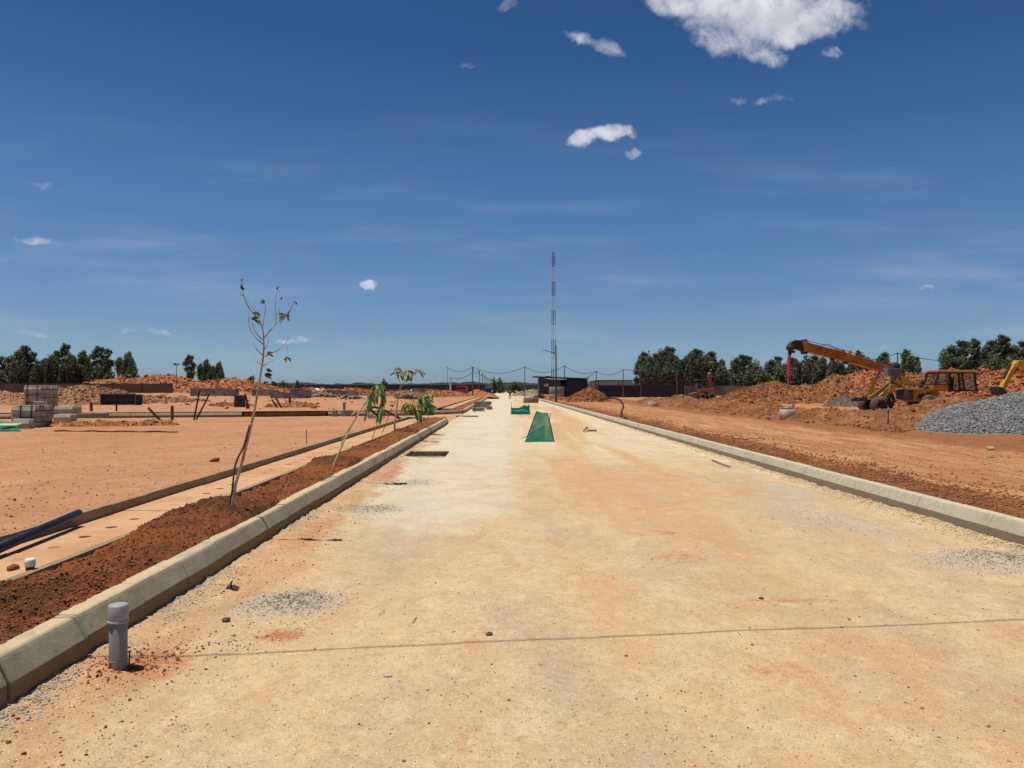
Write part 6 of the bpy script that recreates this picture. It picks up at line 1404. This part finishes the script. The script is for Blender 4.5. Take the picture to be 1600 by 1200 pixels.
TL = [  # left group
 (0, 5, 553, 186, 'narrow tree cut by the left edge of the picture', 1.1), (5, 30, 572, 180, 'short bushy tree second from the left edge', 1.0), (1, 42, 540, 190, 'tall pointed dark tree above the left block stacks', 1.25), (0, 57, 547, 192, 'slimmer tree leaning on the tall pointed one', .9),
 (4, 72, 561, 190, 'low rounded tree right of the first tall pair', .7), (1, 91, 548, 190, 'tree with a lighter left edge, left of the highest crown', 1.0), (0, 107, 534, 192, 'highest crown of the left trees', .9), (4, 131, 549, 188, 'broad yellowish green tree right of the highest crown', .75),
 (0, 159, 538, 188, 'tall slim tree, left of the close pair', 1.1), (6, 173, 542, 188, 'tall slim tree, right of the close pair', 1.0), (4, 201, 551, 186, 'rounded tree at the right end of the left grove', .72),
 (0, 299, 552, 178, 'lone ragged tree standing on the orange bank', 1.0), (4, 323, 562, 182, 'left tree of the rounded pair on the orange bank', .62), (4, 342, 566, 182, 'right tree of the rounded pair on the orange bank', .68),
 # right group
 (1, 1001, 556, 176, 'outermost left tree of the big grove behind the shed', 1.0), (0, 1008, 547, 184, 'pointed tree near the left end of the big grove', 1.1), (1, 1020, 551, 180, 'third tree of the big grove behind the shed', 1.1), (1, 1033, 546, 182, 'tree left of the highest crown behind the shed', 1.0), (0, 1047, 538, 184, 'highest tree of the grove behind the shed', 1.35), (5, 1060, 557, 176, 'yellowish bushy tree at the middle of the big grove', .75),
 (1, 1076, 550, 182, 'tree left of the round topped one above the backhoe', 1.15), (0, 1091, 542, 184, 'round topped tall tree above the backhoe', 1.3), (1, 1107, 548, 182, 'tree at the right end of the big grove', 1.15), (5, 1116, 560, 180, 'lower tree filling the right end of the big grove', .7), (4, 1129, 568, 178, 'small tree in the gap right of the big grove', .62), (6, 1142, 575, 184, 'thin low tree behind the pole right of the backhoe', 1.1),
 (1, 1155, 553, 182, 'left tree of the pair above the pale wall', 1.05), (0, 1171, 553, 182, 'right tree of the pair above the pale wall', 1.25), (4, 1188, 573, 180, 'low tree between two taller ones right of the pair', .7), (1, 1211, 556, 180, 'pointed tree left of the hanging red cylinder', 1.15), (5, 1222, 567, 176, 'bushy tree just left of the hanging red cylinder', .65),
 (0, 1242, 556, 178, 'tree directly behind the hanging red cylinder', 1.3), (5, 1257, 566, 176, 'tree right of the hanging red cylinder', .75), (1, 1270, 554, 178, 'tree under the outer part of the boom', 1.2), (0, 1290, 556, 176, 'tree under the middle of the boom', 1.1), (1, 1300, 562, 176, 'tree partly behind the boom middle', 1.1), (5, 1318, 570, 172, 'bushy tree under the inner boom', .9), (1, 1337, 565, 174, 'low tree in front of the pole under the boom', 1.0),
 (6, 1347, 544, 176, 'narrow tree top sticking up above the boom', 1.0), (5, 1368, 563, 178, 'small crown above the inner boom', .5), (1, 1381, 549, 172, 'pointed tree above the boom foot', 1.0), (4, 1389, 563, 170, 'rounded tree right above the grey box post', .45),
 (0, 1421, 543, 150, 'narrow tree above the crane body', 1.1), (1, 1433, 556, 150, 'shorter tree beside the narrow one above the crane body', .9), (4, 1480, 567, 150, 'low round shrub like tree above the cab roof', .55),
 (1, 1499, 531, 140, 'tall tree above the cab', 1.25), (5, 1514, 560, 138, 'lower tree right of the tall one above the cab', .42), (0, 1531, 525, 136, 'left tree of the right hand grove', 1.0), (1, 1549, 530, 138, 'broad tree in the right hand grove', .95), (3, 1558, 562, 134, 'dense lower tree in the right hand grove', .8), (0, 1576, 519, 132, 'tallest tree near the right edge', 1.2), (1, 1597, 531, 132, 'tree cut by the right edge', 1.1), (5, 1588, 566, 130, 'bushy low tree near the right edge', .9), (5, 1560, 572, 130, 'low dark tree behind the cloddy mound', .9)]
for (k, px, py, Y, lb, wx) in TL: tree(k, px, py, Y, lb, wx*1.0, .3)
for i, pr in enumerate(protos):
    if i not in used:
        pr.location = ({2: (XP(165, 200), 200, .3), 7: (XP(120, 205), 205, .3)}.get(i, (XP(1290+i*9, 200), 200, .3))); s = {2: .75, 7: .62}.get(i, .7); pr.scale = (s, s, s)
        pr['label'] = {2: 'twin stemmed tree behind the close pair on the left', 7: 'wide tree behind the highest left crown'}.get(i, 'dark tree deep behind the boom')
for o in protos:
    if 'hh' in o: del o['hh']
for o in COL.objects:
    if 'hh' in o: del o['hh']
# undergrowth, bushes
def bush(label, px0, px1, pyt, Y, n, mat, name='bush', cat='bush', grp=None, base=0.2, size=.3, leaf=330, stems=True):
    x0, x1 = XP(px0, Y), XP(px1, Y); H = hh(pyt, Y)-base
    t = thing(name, label, cat, ((x0+x1)/2, Y, base), grp); cents = []; rads = []; mb = MB()
    for i in range(n):
        x = x0+(x1-x0)*(i+.5)/n+random.uniform(-.4, .4)*(x1-x0)/n; h = H*random.uniform(.55, 1); r = max(.5, (x1-x0)/n*.75)
        cents.append((x, Y+random.uniform(-1, 1), base+h-r*.6)); rads.append((r, r, max(r*.7, h*.5)))
        if h > r*1.2: cents.append((x+random.uniform(-.5, .5), Y, base+h*.4)); rads.append((r*.9, r, h*.45))
        mb.tube([(x, Y, base-.1), (x+.2, Y, base+h*.7)], [.08, .03], 5)
    mb.build('stem', m_trunk, t)
    V, Fq = leafcloud(cents, rads, leaf, size); mesh_np('foliage', V, Fq, mat, parent=t); return t
for (a, b, py, Y, n, lb) in ((-30, 30, 580, 172, 7, 'dark undergrowth at the left end behind the brown wall'), (28, 75, 574, 172, 7, 'dark undergrowth behind the stone stacks'), (72, 120, 574, 172, 7, 'olive undergrowth under the highest left crown'), (118, 165, 578, 172, 6, 'olive scrub right of the highest left crown'), (160, 215, 586, 171, 6, 'thin scrub at the right end of the brown wall trees')):
    bush(lb, a, b, py, Y, n, m_olive if a > 50 else m_euc, grp='undergrowth below the left trees')
for (a, b, py, Y, n, lb) in ((1000, 1060, 566, 172, 8, 'dark undergrowth behind the open shed'), (1055, 1115, 566, 172, 8, 'dark undergrowth behind the backhoe'), (1110, 1175, 578, 172, 8, 'dark undergrowth behind the pale wall'), (1170, 1235, 578, 170, 8, 'dark undergrowth behind the dark brown mound'), (1230, 1300, 572, 168, 9, 'dark undergrowth under the outer boom'), (1295, 1395, 572, 166, 12, 'dark undergrowth under the inner boom'), (1530, 1640, 574, 128, 10, 'dark thick undergrowth near the right edge'), (1425, 1440, 572, 146, 2, 'small bush above the crane body'), (1480, 1530, 572, 136, 5, 'scrub right above the crane cab')):
    bush(lb, a, b, py, Y, n, m_euc, grp='undergrowth below the right trees', size=.34)
bush('brownish green scrub thicket at the vanishing end of the road', 769, 786, 596.5, 300, 3, m_olive, 'thicket', 'thicket', base=0, size=.5, leaf=110)
bush('dark scrub thicket right of the road end', 784, 818, 598.5, 310, 5, m_olive, 'thicket', 'thicket', base=0, size=.5, leaf=110)
bush('dark green tree line beyond the heaps left of centre', 398, 466, 599.5, 290, 12, m_euc, 'tree_line', 'tree line', base=0, size=.6, leaf=70)
bush('lone small round tree beyond the orange bank', 389, 397, 591.5, 260, 2, m_euc, 'round_tree', 'tree', base=0, size=.5, leaf=160)
bush('two dark bushes at the left end of the black fence', 471, 483, 600.5, 280, 3, m_euc, base=0, size=.5, leaf=120)
bush('round tree top above the black fence behind the drooping leaves', 597, 613, 598, 300, 3, m_euc, 'round_tree', 'tree', base=0, size=.5, leaf=110)
bush('small square topped tree above the black fence', 672, 680, 600, 300, 2, m_euc, 'round_tree', 'tree', base=0, size=.5, leaf=110)
bush('low pale green weeds at the foot of the hut', 836, 846, 613.5, 116, 3, m_olive, 'weeds', 'weeds', base=.1, size=.12, leaf=500)
# wooded skyline and hills, distance haze painted in as bluish colour
m_haze = M('hazy_foliage', (.085, .12, .14), (.10, .13, .14), .02, 1.0)
xw = np.linspace(-800, 800, 900); hw = 5.5+5*fbm(xw*.02, xw*0, 3, 8)+3.2*(fbm(xw*.12, xw*0, 3, 9)-.3)
o = mesh_np('distant_woods', np.concatenate([np.stack([xw, xw*0+900, xw*0-1], -1), np.stack([xw, 902+xw*0, hw], -1)]), np.array([[i, i+1, i+901, i+900] for i in range(899)]), m_haze); o['kind'] = 'stuff'
xs_ = np.linspace(-2600, 2600, 160); zz = 14+26*fbm(xs_*.0016+3, xs_*0, 4, 5); 
o = mesh_np('distant_hills', np.concatenate([np.stack([xs_, xs_*0+3600, xs_*0-2], -1), np.stack([xs_, xs_*0+3700, zz*.55], -1)]), np.array([[i, i+1, i+161, i+160] for i in range(159)]), M('hazy_hill', (.17, .23, .30), (.16, .22, .29), .001, 1.0)); struct(o)
# weeds on the road shoulder far kerb
bush('thin green weeds along the back of the side road kerb', 512, 560, 641.5, 49.3, 6, m_olive, 'weeds', 'weeds', base=.28, size=.05, leaf=260)

# ================================================================ person
def person():
    Yp_ = 128.0; x0 = XP(797, Yp_)
    t = thing('person', 'person in a dark top and dark trousers walking in the middle of the far road', 'person', (x0, Yp_, 0))
    J = {'pel': (0, 0, .92), 'sp': (0, 0, 1.12), 'ch': (0, .01, 1.32), 'nk': (0, 0, 1.46), 'hd': (0, -.02, 1.56), 'ht': (0, -.01, 1.67),
         'hL': (-.10, 0, .86), 'kL': (-.11, -.06, .48), 'aL': (-.11, .05, .08), 'tL': (-.12, -.10, .03), 'hR': (.10, 0, .86), 'kR': (.10, -.02, .48), 'aR': (.10, -.04, .08), 'tR': (.11, -.2, .03),
         'sL': (-.19, 0, 1.40), 'eL': (-.33, .04, 1.16), 'wL': (-.22, -.14, 1.02), 'sR': (.19, 0, 1.40), 'eR': (.33, .04, 1.16), 'wR': (.22, -.14, 1.02)}
    RD = {'pel': .14, 'sp': .13, 'ch': .155, 'nk': .055, 'hd': .085, 'ht': .07, 'hL': .095, 'kL': .06, 'aL': .04, 'tL': .035, 'hR': .095, 'kR': .06, 'aR': .04, 'tR': .035, 'sL': .06, 'eL': .042, 'wL': .03, 'sR': .06, 'eR': .042, 'wR': .03}
    E = [('pel', 'sp'), ('sp', 'ch'), ('ch', 'nk'), ('nk', 'hd'), ('hd', 'ht'), ('pel', 'hL'), ('hL', 'kL'), ('kL', 'aL'), ('aL', 'tL'), ('pel', 'hR'), ('hR', 'kR'), ('kR', 'aR'), ('aR', 'tR'), ('ch', 'sL'), ('sL', 'eL'), ('eL', 'wL'), ('ch', 'sR'), ('sR', 'eR'), ('eR', 'wR')]
    for sd_, sg in (('L', 1), ('R', -1)):
        w = J['w'+sd_]; J['p'+sd_] = (w[0]+sg*.05, w[1]-.05, w[2]-.03); RD['p'+sd_] = .028; E.append(('w'+sd_, 'p'+sd_))
        for k in range(5):
            n1, n2 = 'f%s%d' % (sd_, k), 'g%s%d' % (sd_, k); l = (.035, .07, .08, .072, .055)[k]
            p = J['p'+sd_]; J[n1] = (p[0]+sg*.03, p[1]-l*.5, p[2]+.03-.017*k); J[n2] = (p[0]+sg*.05, p[1]-l, p[2]+.02-.018*k); RD[n1] = .01; RD[n2] = .008; E += [('p'+sd_, n1), (n1, n2)]
    def skin(name, keys, mat, grow=0.):
        ks = [k for k in J if keys is None or k in keys]; me = bpy.data.meshes.new(name)
        me.from_pydata([J[k] for k in ks], [(ks.index(a), ks.index(b)) for a, b in E if a in ks and b in ks], [])
        o = bpy.data.objects.new(name, me); COL.objects.link(o); o.parent = t
        md = o.modifiers.new('skin', 'SKIN'); sv = me.skin_vertices[0].data if me.skin_vertices else None
        if sv is None:
            bm = bmesh.new(); bm.from_mesh(me); bm.verts.layers.skin.verify(); bm.to_mesh(me); bm.free(); sv = me.skin_vertices[0].data
        for i, k in enumerate(ks): r = RD[k]+grow; sv[i].radius = (r, r*.85)
        sv[0].use_root = True
        sb = o.modifiers.new('sub', 'SUBSURF'); sb.levels = sb.render_levels = 1; me.materials.append(mat); return o
    skin('body', None, M('skin', (.16, .08, .05), (.13, .07, .045), 8, .6))
    skin('trousers', {'pel', 'hL', 'kL', 'aL', 'hR', 'kR', 'aR'}, M('dark_trousers', (.03, .02, .018), (.05, .03, .025), 8, .9), .018)
    skin('shirt', {'pel', 'sp', 'ch', 'sL', 'eL', 'sR', 'eR'}, M('khaki_shirt', (.14, .12, .09), (.09, .08, .06), 8, .9), .02)
    for sg in (-1, 1): MB().tube([(sg*.11, .02+(.05 if sg < 0 else -.06), .04), (sg*.12, -.12+(0 if sg < 0 else -.06), .03)], [.05, .04], 8).build('shoe', m_black, None).parent = t
    for p in [o for o in COL.objects if o.name.startswith('shoe')]: p.location = (0, 0, 0)
    def part(mb, nme, mat): o = mb.build(nme, mat); o.parent = t; return o
    part(MB().lathe([(.085, 1.58), (.095, 1.63), (.085, 1.69), (.05, 1.725), (0, 1.735)], (0, 0, 0), 16), 'hair', m_black)
    part(MB().box((0, -.115, 1.575), (.025, .03, .035)), 'nose', MATS['skin']); part(MB().box((-.033, -.1, 1.60), (.02, .012, .01)).box((.033, -.1, 1.60), (.02, .012, .01)), 'eyes', m_white)
    part(MB().box((0, -.1, 1.535), (.045, .012, .008)), 'mouth', m_dark)
    part(MB().box((-.10, -.165, 1.30), (.03, .01, .22), 0).box((.10, -.165, 1.30), (.03, .01, .22)).box((0, -.17, 1.16), (.26, .01, .03)), 'reflective_strap', m_white)
    return t
person()
# tidy parents of parts whose thing is the person (already local)
